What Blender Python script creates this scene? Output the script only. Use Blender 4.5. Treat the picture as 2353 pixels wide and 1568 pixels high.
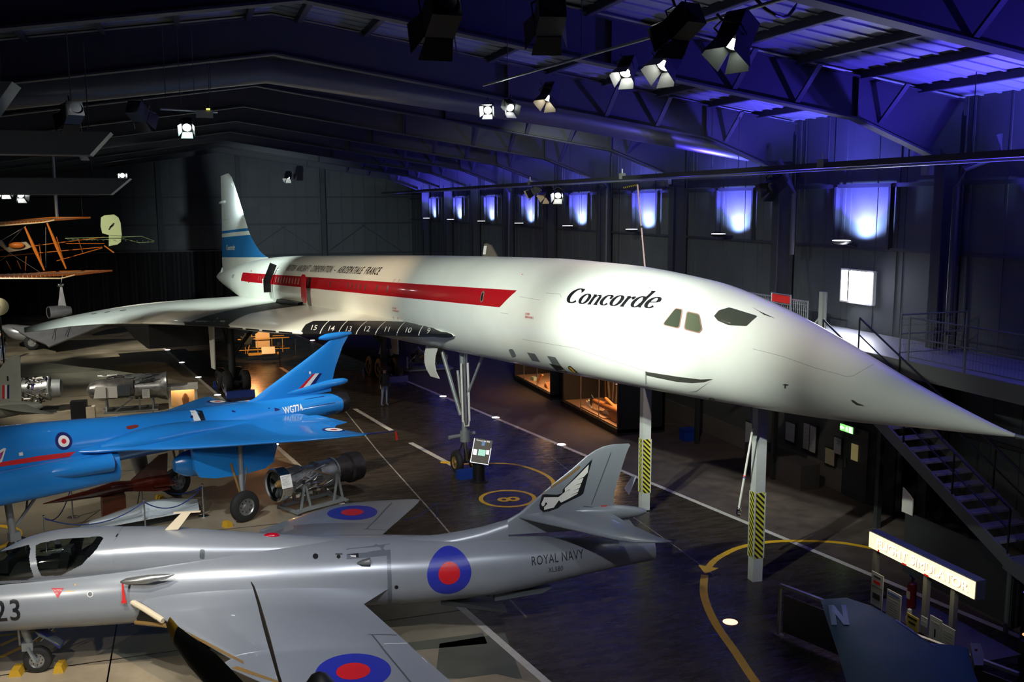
import bpy, bmesh, random
from math import *
from mathutils import Vector, Matrix
from mathutils.bvhtree import BVHTree
for o in list(bpy.data.objects): bpy.data.objects.remove(o)
C = bpy.context.scene; COL = C.collection
random.seed(7)
# ---------------------------------------------------------------- camera, world, exposure
FPX = 2203.; PIT, ROL, YAW, CAMH = .14216, -.00438, .32181, 8.909
fw = Vector((sin(YAW)*cos(PIT), cos(YAW)*cos(PIT), -sin(PIT)))
rt0 = Vector((cos(YAW), -sin(YAW), 0)); up0 = rt0.cross(fw)
rt = cos(ROL)*rt0 + sin(ROL)*up0; up = -sin(ROL)*rt0 + cos(ROL)*up0
CAM = Vector((0, 0, CAMH))
cd = bpy.data.cameras.new('camera'); cam = bpy.data.objects.new('camera', cd); COL.objects.link(cam)
cd.sensor_width = 36; cd.lens = FPX/2353*36; cd.clip_end = 500
cam.matrix_world = Matrix(((rt.x, up.x, -fw.x, 0), (rt.y, up.y, -fw.y, 0), (rt.z, up.z, -fw.z, CAMH), (0, 0, 0, 1)))
C.camera = cam
W = bpy.data.worlds.new('world'); C.world = W; W.use_nodes = True
W.node_tree.nodes['Background'].inputs[0].default_value = (.35, .5, .6, 1)
W.node_tree.nodes['Background'].inputs[1].default_value = .02
C.cycles.use_denoising = True
C.view_settings.view_transform = 'Standard'; C.view_settings.look = 'None'
C.view_settings.gamma = 1; C.view_settings.exposure = 0; C.view_settings.use_curve_mapping = False
def spot(name, loc, to, watts, ang, col=(1, 1, 1), blend=.5, r=.12, parent=None):
    l = bpy.data.lights.new(name, 'SPOT'); l.energy = watts; l.spot_size = radians(ang); l.spot_blend = blend
    l.color = col; l.shadow_soft_size = r
    o = bpy.data.objects.new(name, l); COL.objects.link(o)
    d = Vector(to)-Vector(loc); o.location = loc; o.rotation_euler = d.to_track_quat('-Z', 'Y').to_euler()
    return o
def area(name, loc, to, watts, sx, sy, col=(1, 1, 1)):
    l = bpy.data.lights.new(name, 'AREA'); l.shape = 'RECTANGLE'; l.size = sx; l.size_y = sy; l.energy = watts; l.color = col
    o = bpy.data.objects.new(name, l); COL.objects.link(o)
    d = Vector(to)-Vector(loc); o.location = loc; o.rotation_euler = d.to_track_quat('-Z', 'Y').to_euler()
    return o
LG = (.93, 1, .9); LW = (1, .93, .8); LC = (.85, .95, 1); LO = (1, .55, .22)
# stage lights of the hall, plus unseen spots added to lift dark areas
spot('spot_light', (-1.5, 10.5, 11.6), (9.9, 18.8, 5.6), 13000, 34, LG, 1)           # nose of the white airliner
spot('spot_light', (-1.0, 12.5, 11.6), (9.6, 20.0, 5.5), 14000, 26, LG, 1)
spot('spot_light', (-3.0, 18, 11.4), (8.2, 27.5, 6.2), 9000, 46, LG, 1)
spot('spot_light', (-5.5, 27, 11.2), (6.2, 39, 5.8), 8500, 50, (1, .88, .68), 1)
spot('spot_light', (-3.0, 46, 11.3), (3.8, 54, 5.5), 9000, 66, (.85, 1, .93), 1)
spot('spot_light', (-10, 50, 11), (-3.5, 56, 3), 5200, 60, (.88, 1, .95), 1)
spot('spot_light', (-9, 50, 11), (2.0, 68, 8.0), 2800, 34, (.85, 1, .95), .8)
spot('spot_light', (3.0, 21.5, 11.6), (6.6, 34.6, 6.2), 3600, 16, (1, .55, .2), 1)
spot('spot_light', (3.5, 17, 11), (8.2, 27.5, 0), 1500, 46, (1, .82, .6), 1)
spot('spot_light', (-1, 28, 11), (5.5, 33, 0), 4200, 38, (1, .84, .62), 1)  # warm patch at the wing root
spot('spot_light', (-4.5, 19, 11.3), (0.5, 29.5, 2.4), 3600, 46, (.92, .97, 1), .8)   # blue delta
spot('spot_light', (4.5, 22, 11.3), (3.2, 31, 2.4), 3600, 44, (.92, .97, 1), .8)
spot('spot_light', (-2.0, 8.5, 11.4), (-.5, 18.5, 1.5), 2500, 54, (.97, .97, 1), .8)  # grey naval jet
spot('spot_light', (2.5, 5.5, 11.4), (2.4, 14.0, 1.4), 3600, 60, (.95, .96, 1), .8)
spot('spot_light', (6.5, 9, 11.3), (7.0, 18, 2.5), 600, 30, (.9, .96, 1), .8)
spot('spot_light', (-8.5, 9.5, 7), (-1.2, 17.0, 0), 2000, 44, LW, .9)
spot('spot_light', (-.5, 2.5, 9), (.3, 9, 4.9), 160, 40, LW, .9)  # small unseen spot added for the propeller blades
spot('spot_light', (-3, 12, 11.4), (-2.8, 21.5, 0), 3600, 58, LW, .9)
spot('spot_light', (-9.5, 42, 7.6), (-3.5, 46, 0), 3000, 60, LW, .9)
spot('spot_light', (-9.5, 25, 8.6), (-4, 34, 0), 2600, 60, LW, .9)
spot('spot_light', (-12.5, 56, 5.5), (-8.5, 65, 1.4), 3200, 60, LW, .9)  # unseen spot added to lift the silver aircraft
spot('spot_light', (-3, 58, 11), (-3.0, 63, 0), 4200, 40, LW, .9)
spot('spot_light', (-1, 33, 11.2), (6.9, 38.5, 0), 3600, 30, (1, .93, .72), .9)
spot('spot_light', (3.0, 55.5, 2.7), (4.3, 50, 0), 480, 80, (1, .40, .14), .9)  # unseen lamp below the wing, placed for the orange floor
spot('spot_light', (10.5, 58, 2.7), (10.0, 54.5, 0), 420, 100, (1, .85, .5), .9)  # unseen low lamp added under the wing to warm the floor
spot('spot_light', (1.5, 8, 11.6), (12.3, 12.6, 5.4), 1500, 30, LG, 1)  # extra unseen spot added to brighten the nose tip
spot('spot_light', (11, 24, 11.2), (8.3, 28.3, 0), 1700, 26, (1, .9, .65), .9)
spot('spot_light', (10, 19, 11.2), (14.5, 31, 0), 1500, 70, (1, .85, .75), .9)
spot('spot_light', (9, 12, 11.2), (15.5, 22, 0), 480, 60, (1, .88, .75), .9)
spot('spot_light', (3, 60, 9.6), (9.0, 89, 5.0), 7500, 60, (.75, .92, 1), 1)            # far wall
spot('spot_light', (13.0, 24, 10.8), (20, 36, 6), 400, 70, (.92, 1, .88), .9)
spot('spot_light', (12.0, 32, 10.8), (20, 50, 6), 1500, 80, (.92, 1, .88), .9)
spot('spot_light', (-6, 30, 9), (-7, 41.8, 1.6), 1300, 24, LW, .9)  # unseen spot added for the grey tail fin at left
spot('spot_light', (-9, 36, 10.8), (-4.6, 45, 7.2), 3600, 32, (1, .78, .5), .8)          # biplane skeleton
spot('spot_light', (-6, 20, 5.5), (-4, 30, 13.5), 130, 100, (.85, 1, .88), 1)  # added upward fill for the dark roof, no lamp hangs here
# ---------------------------------------------------------------- helpers
def ray(px, py): return (fw + rt*((px-1176.5)/FPX) - up*((py-784)/FPX))
def onz(px, py, z=0):
    d = ray(px, py); return CAM + d*((z-CAMH)/d.z)
def onx(px, py, x):
    d = ray(px, py); return CAM + d*(x/d.x)
def ony(px, py, y):
    d = ray(px, py); return CAM + d*(y/d.y)
MATS = {}
def M(name, col, rough=.5, metal=0, emit=None, es=1, noise=0, nscale=2, coat=0, bump=0, trans=0, spec=.5, aniso=None):
    if name in MATS: return MATS[name]
    m = bpy.data.materials.new(name); m.use_nodes = True; nt = m.node_tree; b = nt.nodes['Principled BSDF']
    b.inputs['Base Color'].default_value = (*col, 1); b.inputs['Roughness'].default_value = rough
    b.inputs['Metallic'].default_value = metal; b.inputs['Coat Weight'].default_value = coat
    b.inputs['Specular IOR Level'].default_value = spec
    if trans: b.inputs['Transmission Weight'].default_value = trans; b.inputs['IOR'].default_value = 1.15
    if emit: b.inputs['Emission Color'].default_value = (*emit, 1); b.inputs['Emission Strength'].default_value = es
    if noise or bump:
        tc = nt.nodes.new('ShaderNodeTexCoord'); n = nt.nodes.new('ShaderNodeTexNoise')
        n.inputs['Scale'].default_value = nscale; n.inputs['Detail'].default_value = 8; n.inputs['Roughness'].default_value = .65
        mp = nt.nodes.new('ShaderNodeMapping')
        if aniso: mp.inputs['Scale'].default_value = aniso
        nt.links.new(tc.outputs['Object'], mp.inputs[0]); nt.links.new(mp.outputs[0], n.inputs['Vector'])
        if noise:
            mr = nt.nodes.new('ShaderNodeMapRange'); mr.inputs[1].default_value = .3; mr.inputs[2].default_value = .7
            mr.inputs[3].default_value = 1-noise; mr.inputs[4].default_value = 1+noise*.6
            nt.links.new(n.outputs['Fac'], mr.inputs[0])
            mx = nt.nodes.new('ShaderNodeVectorMath'); mx.operation = 'SCALE'; mx.inputs[0].default_value = col
            nt.links.new(mr.outputs[0], mx.inputs['Scale']); nt.links.new(mx.outputs[0], b.inputs['Base Color'])
            r2 = nt.nodes.new('ShaderNodeMapRange'); r2.inputs[1].default_value = .3; r2.inputs[2].default_value = .7
            r2.inputs[3].default_value = rough*(1-noise*.8); r2.inputs[4].default_value = min(1, rough*(1+noise))
            nt.links.new(n.outputs['Fac'], r2.inputs[0]); nt.links.new(r2.outputs[0], b.inputs['Roughness'])
        if bump:
            bp = nt.nodes.new('ShaderNodeBump'); bp.inputs['Strength'].default_value = bump; bp.inputs['Distance'].default_value = .03
            nt.links.new(n.outputs['Fac'], bp.inputs['Height']); nt.links.new(bp.outputs[0], b.inputs['Normal'])
    MATS[name] = m; return m
def clear(name, tint, gl=.1):
    m = bpy.data.materials.new(name); m.use_nodes = True; nt = m.node_tree; nt.nodes.clear()
    o = nt.nodes.new('ShaderNodeOutputMaterial'); mx = nt.nodes.new('ShaderNodeMixShader'); t = nt.nodes.new('ShaderNodeBsdfTransparent'); g = nt.nodes.new('ShaderNodeBsdfGlossy')
    t.inputs[0].default_value = (*tint, 1); g.inputs['Roughness'].default_value = .04; mx.inputs[0].default_value = gl
    nt.links.new(t.outputs[0], mx.inputs[1]); nt.links.new(g.outputs[0], mx.inputs[2]); nt.links.new(mx.outputs[0], o.inputs[0]); MATS[name] = m; return m
white = M('white_paint', (.80, .82, .76), .32, noise=.06, nscale=.6, coat=.2)
offwhite = M('off_white', (.75, .74, .68), .5)
black = M('black_paint', (.008, .008, .01), .4)
dark = M('dark_metal', (.035, .04, .042), .5, .3)
rubber = M('tyre_rubber', (.012, .012, .012), .7)
steel = M('steel', (.35, .36, .36), .35, .8, noise=.2, nscale=12)
chrome = M('chrome', (.75, .75, .75), .12, 1)
galv = M('galvanised', (.3, .33, .34), .45, .5)
red = M('red_paint', (.42, .006, .012), .3, coat=.3)
redb = M('bright_red', (.65, .02, .02), .5)
blue = M('blue_paint', (.014, .205, .60), .24, noise=.05, nscale=.8, coat=.5)
navy = M('navy_paint', (.01, .015, .11), .4)
finblue = M('fin_blue', (.02, .16, .42), .4)
rblue = M('roundel_blue', (.02, .03, .35), .35)
rred = M('roundel_red', (.6, .012, .02), .35)
grey = M('sea_grey', (.27, .295, .33), .3, .2, noise=.035, nscale=2.5, coat=.2)
greyd = M('dark_grey_paint', (.07, .085, .095), .4)
brass = M('worn_edge', (.22, .13, .04), .5)
cream = M('cream', (.7, .6, .42), .5)
yellow = M('yellow_paint', (.5, .29, .015), .55)
glass = M('dark_glass', (.02, .025, .02), .05, coat=1)
win = M('cabin_glass', (.35, .34, .28), .3)
ropeb = M('rope_blue', (.01, .03, .16), .6)
wood = M('wood', (.42, .17, .05), .5, noise=.3, nscale=6)
mahog = M('mahogany', (.09, .012, .004), .22, coat=.6, noise=.3, nscale=5)
class MB:
    def __init__(s): s.bm = bmesh.new(); s.mats = []; s.bvh = None
    def mi(s, m):
        if m not in s.mats: s.mats.append(m)
        return s.mats.index(m)
    def face(s, vs, mi):
        try: f = s.bm.faces.new(vs)
        except ValueError: return None
        f.material_index = mi; f.smooth = True; return f
    def box(s, c, d, m, rot=None):
        mi = s.mi(m); c = Vector(c); d = Vector(d)/2; v = []
        for x in (-1, 1):
            for y in (-1, 1):
                for z in (-1, 1):
                    p = Vector((x*d.x, y*d.y, z*d.z))
                    if rot: p = rot @ p
                    v.append(s.bm.verts.new(c+p))
        for q in ((0, 1, 3, 2), (4, 6, 7, 5), (0, 4, 5, 1), (2, 3, 7, 6), (0, 2, 6, 4), (1, 5, 7, 3)): s.face([v[i] for i in q], mi)
        return s
    def bar(s, a, b, w, h, m, upv=(0, 0, 1)):
        a = Vector(a); b = Vector(b); x = (b-a); L = x.length
        if L < 1e-6: return s
        x = x/L; u = Vector(upv)
        if abs(x.dot(u)) > .98: u = Vector((1, 0, 0))
        y = u.cross(x).normalized(); z = x.cross(y)
        R = Matrix((x, y, z)).transposed()
        return s.box((a+b)/2, (L, w, h), m, R)
    def rings(s, rs, m, cap=True, closed=True):
        mi = s.mi(m); R = [[s.bm.verts.new(p) for p in r] for r in rs]; n = len(R[0])
        for a, b in zip(R[:-1], R[1:]):
            for i in range(n if closed else n-1):
                j = (i+1) % n; s.face([a[i], a[j], b[j], b[i]], mi)
        if cap:
            s.face(R[0][::-1], mi); s.face(R[-1], mi)
        return s
    def cyl(s, a, b, r0, m, r1=None, n=16, cap=True):
        a = Vector(a); b = Vector(b); r1 = r0 if r1 is None else r1
        x = (b-a).normalized(); u = Vector((0, 0, 1)) if abs(x.z) < .9 else Vector((1, 0, 0))
        y = u.cross(x).normalized(); z = x.cross(y)
        return s.rings([[p+y*(r*cos(2*pi*i/n))+z*(r*sin(2*pi*i/n)) for i in range(n)] for p, r in ((a, r0), (b, r1))], m, cap)
    def tube(s, pts, r, m, n=8):
        pts = [Vector(p) for p in pts]; rs = []
        for i, p in enumerate(pts):
            x = (pts[min(i+1, len(pts)-1)]-pts[max(i-1, 0)]).normalized()
            u = Vector((0, 0, 1)) if abs(x.z) < .9 else Vector((1, 0, 0))
            y = u.cross(x).normalized(); z = x.cross(y); rr = r[i] if isinstance(r, (list, tuple)) else r
            rs.append([p+y*(rr*cos(2*pi*k/n))+z*(rr*sin(2*pi*k/n)) for k in range(n)])
        return s.rings(rs, m)
    def lathe(s, a, x, prof, m, n=24, cap=True):
        a = Vector(a); x = Vector(x).normalized(); u = Vector((0, 0, 1)) if abs(x.z) < .9 else Vector((1, 0, 0))
        y = u.cross(x).normalized(); z = x.cross(y)
        return s.rings([[a+x*t+y*(r*cos(2*pi*i/n))+z*(r*sin(2*pi*i/n)) for i in range(n)] for t, r in prof], m, cap)
    def ball(s, c, r, m, sx=1, sy=1, sz=1):
        mi = s.mi(m); c = Vector(c); rs = []
        return s.rings([[c+Vector((r*sx*cos(t), r*sy*sin(t)*cos(2*pi*i/14), r*sz*sin(t)*sin(2*pi*i/14))) for i in range(14)] for t in [pi*(.02+.96*k/9) for k in range(10)]], m)
    def prism(s, poly, h, m):
        """poly: list of 3D points, extruded by vector h"""
        mi = s.mi(m); h = Vector(h); a = [s.bm.verts.new(Vector(p)) for p in poly]; b = [s.bm.verts.new(Vector(p)+h) for p in poly]
        n = len(a); s.face(a[::-1], mi); s.face(b, mi)
        for i in range(n): s.face([a[i], a[(i+1) % n], b[(i+1) % n], b[i]], mi)
        return s
    def wing(s, secs, m, nc=14, cap=True):
        """secs: (LE xyz, TE xyz, thickness)"""
        rs = []
        for le, te, t in secs:
            le = Vector(le); te = Vector(te); up_, lo = [], []
            for k in range(nc+1):
                c = (1-cos(pi*k/nc))/2; f = 2.6*(sqrt(c)*.6-.25*c-.35*c**2)*1.6 if c < 1 else 0
                f = max(f, 0.0); p = le.lerp(te, c)
                up_.append((p, f))
            nrm = Vector((0, 0, 1))
            rs.append([p+nrm*(t*.5*f+.004) for p, f in up_]+[p-nrm*(t*.5*f+.004) for p, f in reversed(up_)])
        return s.rings(rs, m, cap)
    # ---- paint laid on a surface (it becomes part of the same mesh)
    def _flat(s, polys, cell):
        b = bmesh.new()
        for poly in polys:
            vs = [b.verts.new((p[0], p[1], 0)) for p in poly]
            try: b.faces.new(vs)
            except ValueError: pass
        return s._grid(b, cell)
    def _grid(s, b, cell):
        bmesh.ops.triangulate(b, faces=b.faces[:])
        xs = [v.co.x for v in b.verts]; ys = [v.co.y for v in b.verts]
        if not xs: return b
        for lo, hi, ax in ((min(xs), max(xs), 0), (min(ys), max(ys), 1)):
            k = ceil(lo/cell)*cell
            while k < hi:
                co = (k, 0, 0) if ax == 0 else (0, k, 0); no = (1, 0, 0) if ax == 0 else (0, 1, 0)
                bmesh.ops.bisect_plane(b, geom=b.verts[:]+b.edges[:]+b.faces[:], plane_co=co, plane_no=no, dist=1e-5)
                k += cell
        return b
    def _lay(s, b, fn, m, eps, amax=1e9):
        if s.bvh is None:
            bmesh.ops.recalc_face_normals(s.bm, faces=s.bm.faces[:]); s.bm.normal_update(); s.bvh = BVHTree.FromBMesh(s.bm)
        mi = s.mi(m); mp = {}
        for v in b.verts:
            o, d = fn(v.co.x, v.co.y); h = s.bvh.ray_cast(o, d)
            if h[0] is None: mp[v] = None; continue
            n = h[1] if h[1].dot(d) < 0 else -h[1]
            mp[v] = s.bm.verts.new(h[0]+n*eps)
        for f in b.faces:
            vs = [mp[v] for v in f.verts]
            if None in vs: continue
            if max((vs[i].co-vs[i-1].co).length for i in range(len(vs))) > amax: continue
            s.face(vs, mi)
        b.free()
    def paint_px(s, polys, m, Mi, eps=.006, cell=8, amax=1.2):
        o = Mi @ CAM; R = Mi.to_3x3()
        s._lay(s._flat(polys, cell), lambda x, y: (o, (R @ ray(x, y)).normalized()), m, eps, amax)
    def paint(s, polys, m, axes, eps=.006, cell=.08, amax=1.2):
        """axes: (origin, ex, ey, dir): 2D point -> ray start and direction in local space"""
        O, ex, ey, d = [Vector(v) for v in axes]
        s._lay(s._flat(polys, cell), lambda x, y: (O+ex*x+ey*y, d), m, eps, amax)
    def paint_text(s, txt, size, m, axes, shear=0, width=1, cell=.08, eps=.007, spacing=1, bold=0):
        b = textbm(txt, size, shear, width, spacing, bold)
        O, ex, ey, d = [Vector(v) for v in axes]
        s._lay(s._grid(b, cell), lambda x, y: (O+ex*x+ey*y, d), m, eps)
    def build(s, name, parent=None, angle=35, loc=None):
        me = bpy.data.meshes.new(name); s.bm.normal_update()
        if s.bvh is None: bmesh.ops.recalc_face_normals(s.bm, faces=s.bm.faces[:])
        s.bm.to_mesh(me); s.bm.free()
        for m in s.mats: me.materials.append(m)
        try: me.set_sharp_from_angle(angle=radians(angle))
        except Exception: pass
        o = bpy.data.objects.new(name, me); COL.objects.link(o)
        if parent: o.parent = parent
        if loc: o.location = loc
        return o
def textbm(txt, size, shear=0, width=1, spacing=1, bold=0):
    cu = bpy.data.curves.new('t', 'FONT'); cu.body = txt; cu.size = size; cu.shear = shear; cu.space_character = spacing
    cu.offset = bold; cu.resolution_u = 3
    o = bpy.data.objects.new('t', cu); COL.objects.link(o)
    dg = bpy.context.evaluated_depsgraph_get(); me = bpy.data.meshes.new_from_object(o.evaluated_get(dg))
    b = bmesh.new(); b.from_mesh(me)
    for v in b.verts: v.co.x *= width; v.co.z = 0
    bpy.data.objects.remove(o); bpy.data.curves.remove(cu); bpy.data.meshes.remove(me)
    return b
def tag(o, label, cat, group=None, kind=None):
    o['label'] = label; o['category'] = cat
    if group: o['group'] = group
    if kind: o['kind'] = kind
    return o
def thing(name, label, cat, loc=(0, 0, 0), rot=(0, 0, 0), group=None):
    o = bpy.data.objects.new(name, None); COL.objects.link(o); o.empty_display_size = .2
    o.location = loc; o.rotation_euler = rot; return tag(o, label, cat, group)
def struct(o): o['kind'] = 'structure'; return o
def mat_of(loc, rot):
    from mathutils import Euler
    return Matrix.Translation(Vector(loc)) @ Euler(rot).to_matrix().to_4x4()
def dup(root, loc, rot=None, label=None):
    r = root.copy(); COL.objects.link(r); r.location = loc
    if rot is not None: r.rotation_euler = rot
    if label: r['label'] = label
    for ch in list(root.children):
        c = ch.copy(); COL.objects.link(c); c.parent = r
        for g in ch.children:
            d = g.copy(); COL.objects.link(d); d.parent = c
    return r
def interp(tab, x):
    """smooth (Catmull-Rom) interpolation of rows by first column"""
    n = len(tab)
    if x <= tab[0][0]: return list(tab[0][1:])
    if x >= tab[-1][0]: return list(tab[-1][1:])
    for i in range(n-1):
        if tab[i][0] <= x <= tab[i+1][0]: break
    p0, p1, p2, p3 = tab[max(i-1, 0)], tab[i], tab[i+1], tab[min(i+2, n-1)]
    h = p2[0]-p1[0]; t = (x-p1[0])/h; out = []
    for k in range(1, len(p1)):
        m1 = (p2[k]-p0[k])/(p2[0]-p0[0])*h; m2 = (p3[k]-p1[k])/(p3[0]-p1[0])*h
        s_ = p2[k]-p1[k]
        m1 = 0 if m1*s_ < 0 else m1; m2 = 0 if m2*s_ < 0 else m2
        if abs(m1) > 3*abs(s_): m1 = 3*s_
        if abs(m2) > 3*abs(s_): m2 = 3*s_
        out.append((2*t**3-3*t**2+1)*p1[k]+(t**3-2*t**2+t)*m1+(-2*t**3+3*t**2)*p2[k]+(t**3-t**2)*m2)
    return out
def body(mb, tab, m, n=40, step=.4, y0=0, ex=2.0, xs=None):
    """tab rows: x, top, bottom, halfwidth -> loft along x"""
    xa, xb = tab[0][0], tab[-1][0]; k = max(2, int((xb-xa)/step)); xs = xs or [xa+(xb-xa)*i/k for i in range(k+1)]
    rs = []
    for x in xs:
        t, b, w = interp(tab, x)[:3]; zc = (t+b)/2; h = (t-b)/2; r = []
        for i in range(n):
            a = 2*pi*i/n; c, s_ = cos(a), sin(a)
            r.append(Vector((x, y0+w*copysign(abs(c)**(2/ex), c), zc+h*copysign(abs(s_)**(2/ex), s_))))
        rs.append(r)
    return mb.rings(rs, m)
def wheel(name, parent, c, r, w, axis=(0, 1, 0), hubm=None):
    mb = MB(); a = Vector(axis).normalized(); c = Vector(c)
    mb.lathe(c, a, [(-w*.5, r*.55), (-w*.5, r*.8), (-w*.36, r*.95), (-w*.15, r), (w*.15, r), (w*.36, r*.95), (w*.5, r*.8), (w*.5, r*.55)], rubber, 28, False)
    hb = mb; hm = hubm or steel
    hb.lathe(c, a, [(-w*.42, r*.56), (-w*.3, r*.5), (-w*.3, r*.2), (-w*.48, r*.16), (-w*.48, .001)], hm, 24, False)
    hb.lathe(c, a, [(w*.42, r*.56), (w*.3, r*.5), (w*.3, r*.2), (w*.48, r*.16), (w*.48, .001)], hm, 24, False)
    u = Vector((0, 0, 1)); y = u.cross(a).normalized()
    for k in range(8):
        q = c+(y*cos(k*pi/4)+u*sin(k*pi/4))*r*.36
        hb.cyl(q-a*w*.34, q+a*w*.34, r*.05, dark, n=8)
    return mb.build(name, parent)
# ---------------------------------------------------------------- the hangar
conc = M('concrete', (.27, .23, .16), .42, noise=.45, nscale=.5, spec=.5)
tarm = M('runway_surface', (.048, .038, .029), .26, noise=.4, nscale=1.3, bump=.15, spec=.27, aniso=(1, 4, 1))
carp = M('brown_carpet', (.075, .055, .045), .85, noise=.35, nscale=1.5)
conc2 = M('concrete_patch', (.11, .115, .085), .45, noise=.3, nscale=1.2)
linew = M('line_white', (.55, .52, .46), .5, noise=.2, nscale=6)
joint = M('joint_filler', (.012, .012, .012), .7)
jointl = M('pale_joint', (.28, .26, .22), .6, noise=.5, nscale=3)
yel = M('floor_yellow', (.78, .46, .02), .45, noise=.1, nscale=4)
metw = M('wall_cladding', (.075, .082, .085), .62, .2, noise=.15, nscale=.8)
frm = M('frame_steel', (.03, .032, .038), .6)
roofm = M('roof_sheet', (.26, .28, .29), .5, .3, noise=.2, nscale=1.5, aniso=(1, .2, 1))
darkw = M('dark_curtain', (.012, .014, .015), .85)
def LX(y): return 2.62+(36.07-y)*.1645          # left edge of the painted runway
def RX(y): return 11.79+(37.58-y)*.176          # right edge
f = MB()
def quad(pts, m, z=0):
    f.face([f.bm.verts.new((p[0], p[1], z)) for p in pts], f.mi(m))
Y0, Y1 = -12, 90
quad([(-16, Y0), (LX(Y0), Y0), (LX(Y1), Y1), (-16, Y1)], conc)
quad([(LX(Y0), Y0), (min(RX(Y0), 20.3), Y0), (20.3, -10.8), (RX(Y1), Y1), (LX(Y1), Y1)], tarm)
quad([(20.3, -10.8), (20.3, Y1), (RX(Y1), Y1)], carp)
def stripe(pts, w, m, z=.004):
    pts = [Vector((p[0], p[1])) for p in pts]; L, R = [], []
    for i, p in enumerate(pts):
        t = (pts[min(i+1, len(pts)-1)]-pts[max(i-1, 0)]).normalized(); n = Vector((-t.y, t.x)); ww = w[i] if isinstance(w, list) else w
        L.append(p+n*ww/2); R.append(p-n*ww/2)
    for i in range(len(pts)-1): quad([R[i], R[i+1], L[i+1], L[i]], m, z)
def spl(P, n=8):
    out = []
    for i in range(len(P)-1):
        p0, p1, p2, p3 = [Vector(P[min(max(k, 0), len(P)-1)][:2]) for k in (i-1, i, i+1, i+2)]
        for k in range(n):
            t = k/n; out.append(.5*((2*p1)+(p2-p0)*t+(2*p0-5*p1+4*p2-p3)*t*t+(3*p1-p0-3*p2+p3)*t**3))
    return out+[Vector(P[-1][:2])]
stripe([(LX(y), y) for y in (Y0, 89)], .17, linew)
stripe([(RX(y), y) for y in (Y0+2, 89)], .17, linew)
for a, b in (((645, 845), (665, 858)), ((755, 908), (782, 922)), ((815, 940), (900, 990)), ((943, 1018), (1040, 1070))):
    stripe([onz(*a), onz(*b)], .2, linew, .005)
stripe([onz(782, 931), onz(870, 1040), onz(994, 1179), onz(1075, 1275), onz(1210, 1420)], .05, jointl, .004)
stripe([onz(1240, 1030), onz(1370, 1130), onz(1560, 1262), onz(1640, 1322)], .03, jointl, .004)
for y in (19.5, 26.8, 34.1, 41.4, 48.7, 56, 63.3, 70.6): stripe([(-16, y), (LX(y)-.1, y)], .035, joint, .003)
for x in (-9.2, -1.9): stripe([(x, Y0), (x, 45)], .03, joint, .003)
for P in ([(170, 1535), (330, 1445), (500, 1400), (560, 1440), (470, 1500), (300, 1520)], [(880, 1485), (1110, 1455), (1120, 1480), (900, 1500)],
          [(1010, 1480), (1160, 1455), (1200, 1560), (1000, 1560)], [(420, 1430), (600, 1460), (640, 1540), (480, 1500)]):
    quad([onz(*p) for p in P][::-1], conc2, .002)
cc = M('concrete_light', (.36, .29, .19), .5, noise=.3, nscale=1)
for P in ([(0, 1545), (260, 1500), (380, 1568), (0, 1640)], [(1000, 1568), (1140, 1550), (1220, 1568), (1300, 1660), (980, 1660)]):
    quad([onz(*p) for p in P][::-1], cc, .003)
# yellow taxi markings
arc = lambda c, r, a0, a1, n=24: [(c[0]+r*cos(radians(a0+(a1-a0)*k/n)), c[1]+r*sin(radians(a0+(a1-a0)*k/n))) for k in range(n+1)]
p = spl([onz(*q) for q in ((1052, 1068), (1100, 1066), (1160, 1066), (1205, 1073), (1250, 1090), (1272, 1110), (1262, 1132))]); stripe(p, .14, yel, .006)
stripe(spl([onz(*q) for q in ((1012, 1062), (1035, 1065), (1062, 1070))], 3), [.05, .3, .3, .22, .16, .14, .14][:7], yel, .007)
cn = ((onz(1098, 1143)+onz(1228, 1143))/2); stripe(arc((cn.x, cn.y-.15), .82, 0, 360, 40), .13, yel, .006)
e = textbm('8', .95, 0, 1.0, 1, .02)
rot8 = Matrix.Rotation(radians(172), 3, 'Z')
for q in e.verts: q.co = Vector((cn.x-.42, cn.y-.3, .007))+Matrix.Rotation(radians(85), 3, 'Z') @ (q.co-Vector((.3, .33, 0)))+Vector((.42, .12, 0))
mp = {v: f.bm.verts.new(v.co) for v in e.verts}
for q in e.faces: f.face([mp[v] for v in q.verts], f.mi(yel))
e.free()
stripe(spl([onz(*q) for q in ((2010, 1262), (1930, 1248), (1840, 1244), (1760, 1247), (1700, 1259), (1660, 1277), (1641, 1290), (1628, 1304))], 6), .17, yel, .006)
quad([onz(*q) for q in ((1604, 1299), (1652, 1307), (1620, 1320))][::-1], yel, .007)
stripe(spl([onz(*q) for q in ((1619, 1322), (1618, 1370), (1642, 1430), (1690, 1500), (1730, 1560), (1800, 1650))], 6), .18, yel, .006)
stripe(arc((-6.1, 28.1), 1.25, -60, 90, 24), .2, yel, .005)
stripe([onz(0, 1485), onz(100, 1440), onz(140, 1400), onz(60, 1455), onz(0, 1462)], .12, yel, .005)
stripe([onz(0, 1512), onz(90, 1470), onz(125, 1450)], .12, yel, .006)
struct(f.build('floor'))
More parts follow.
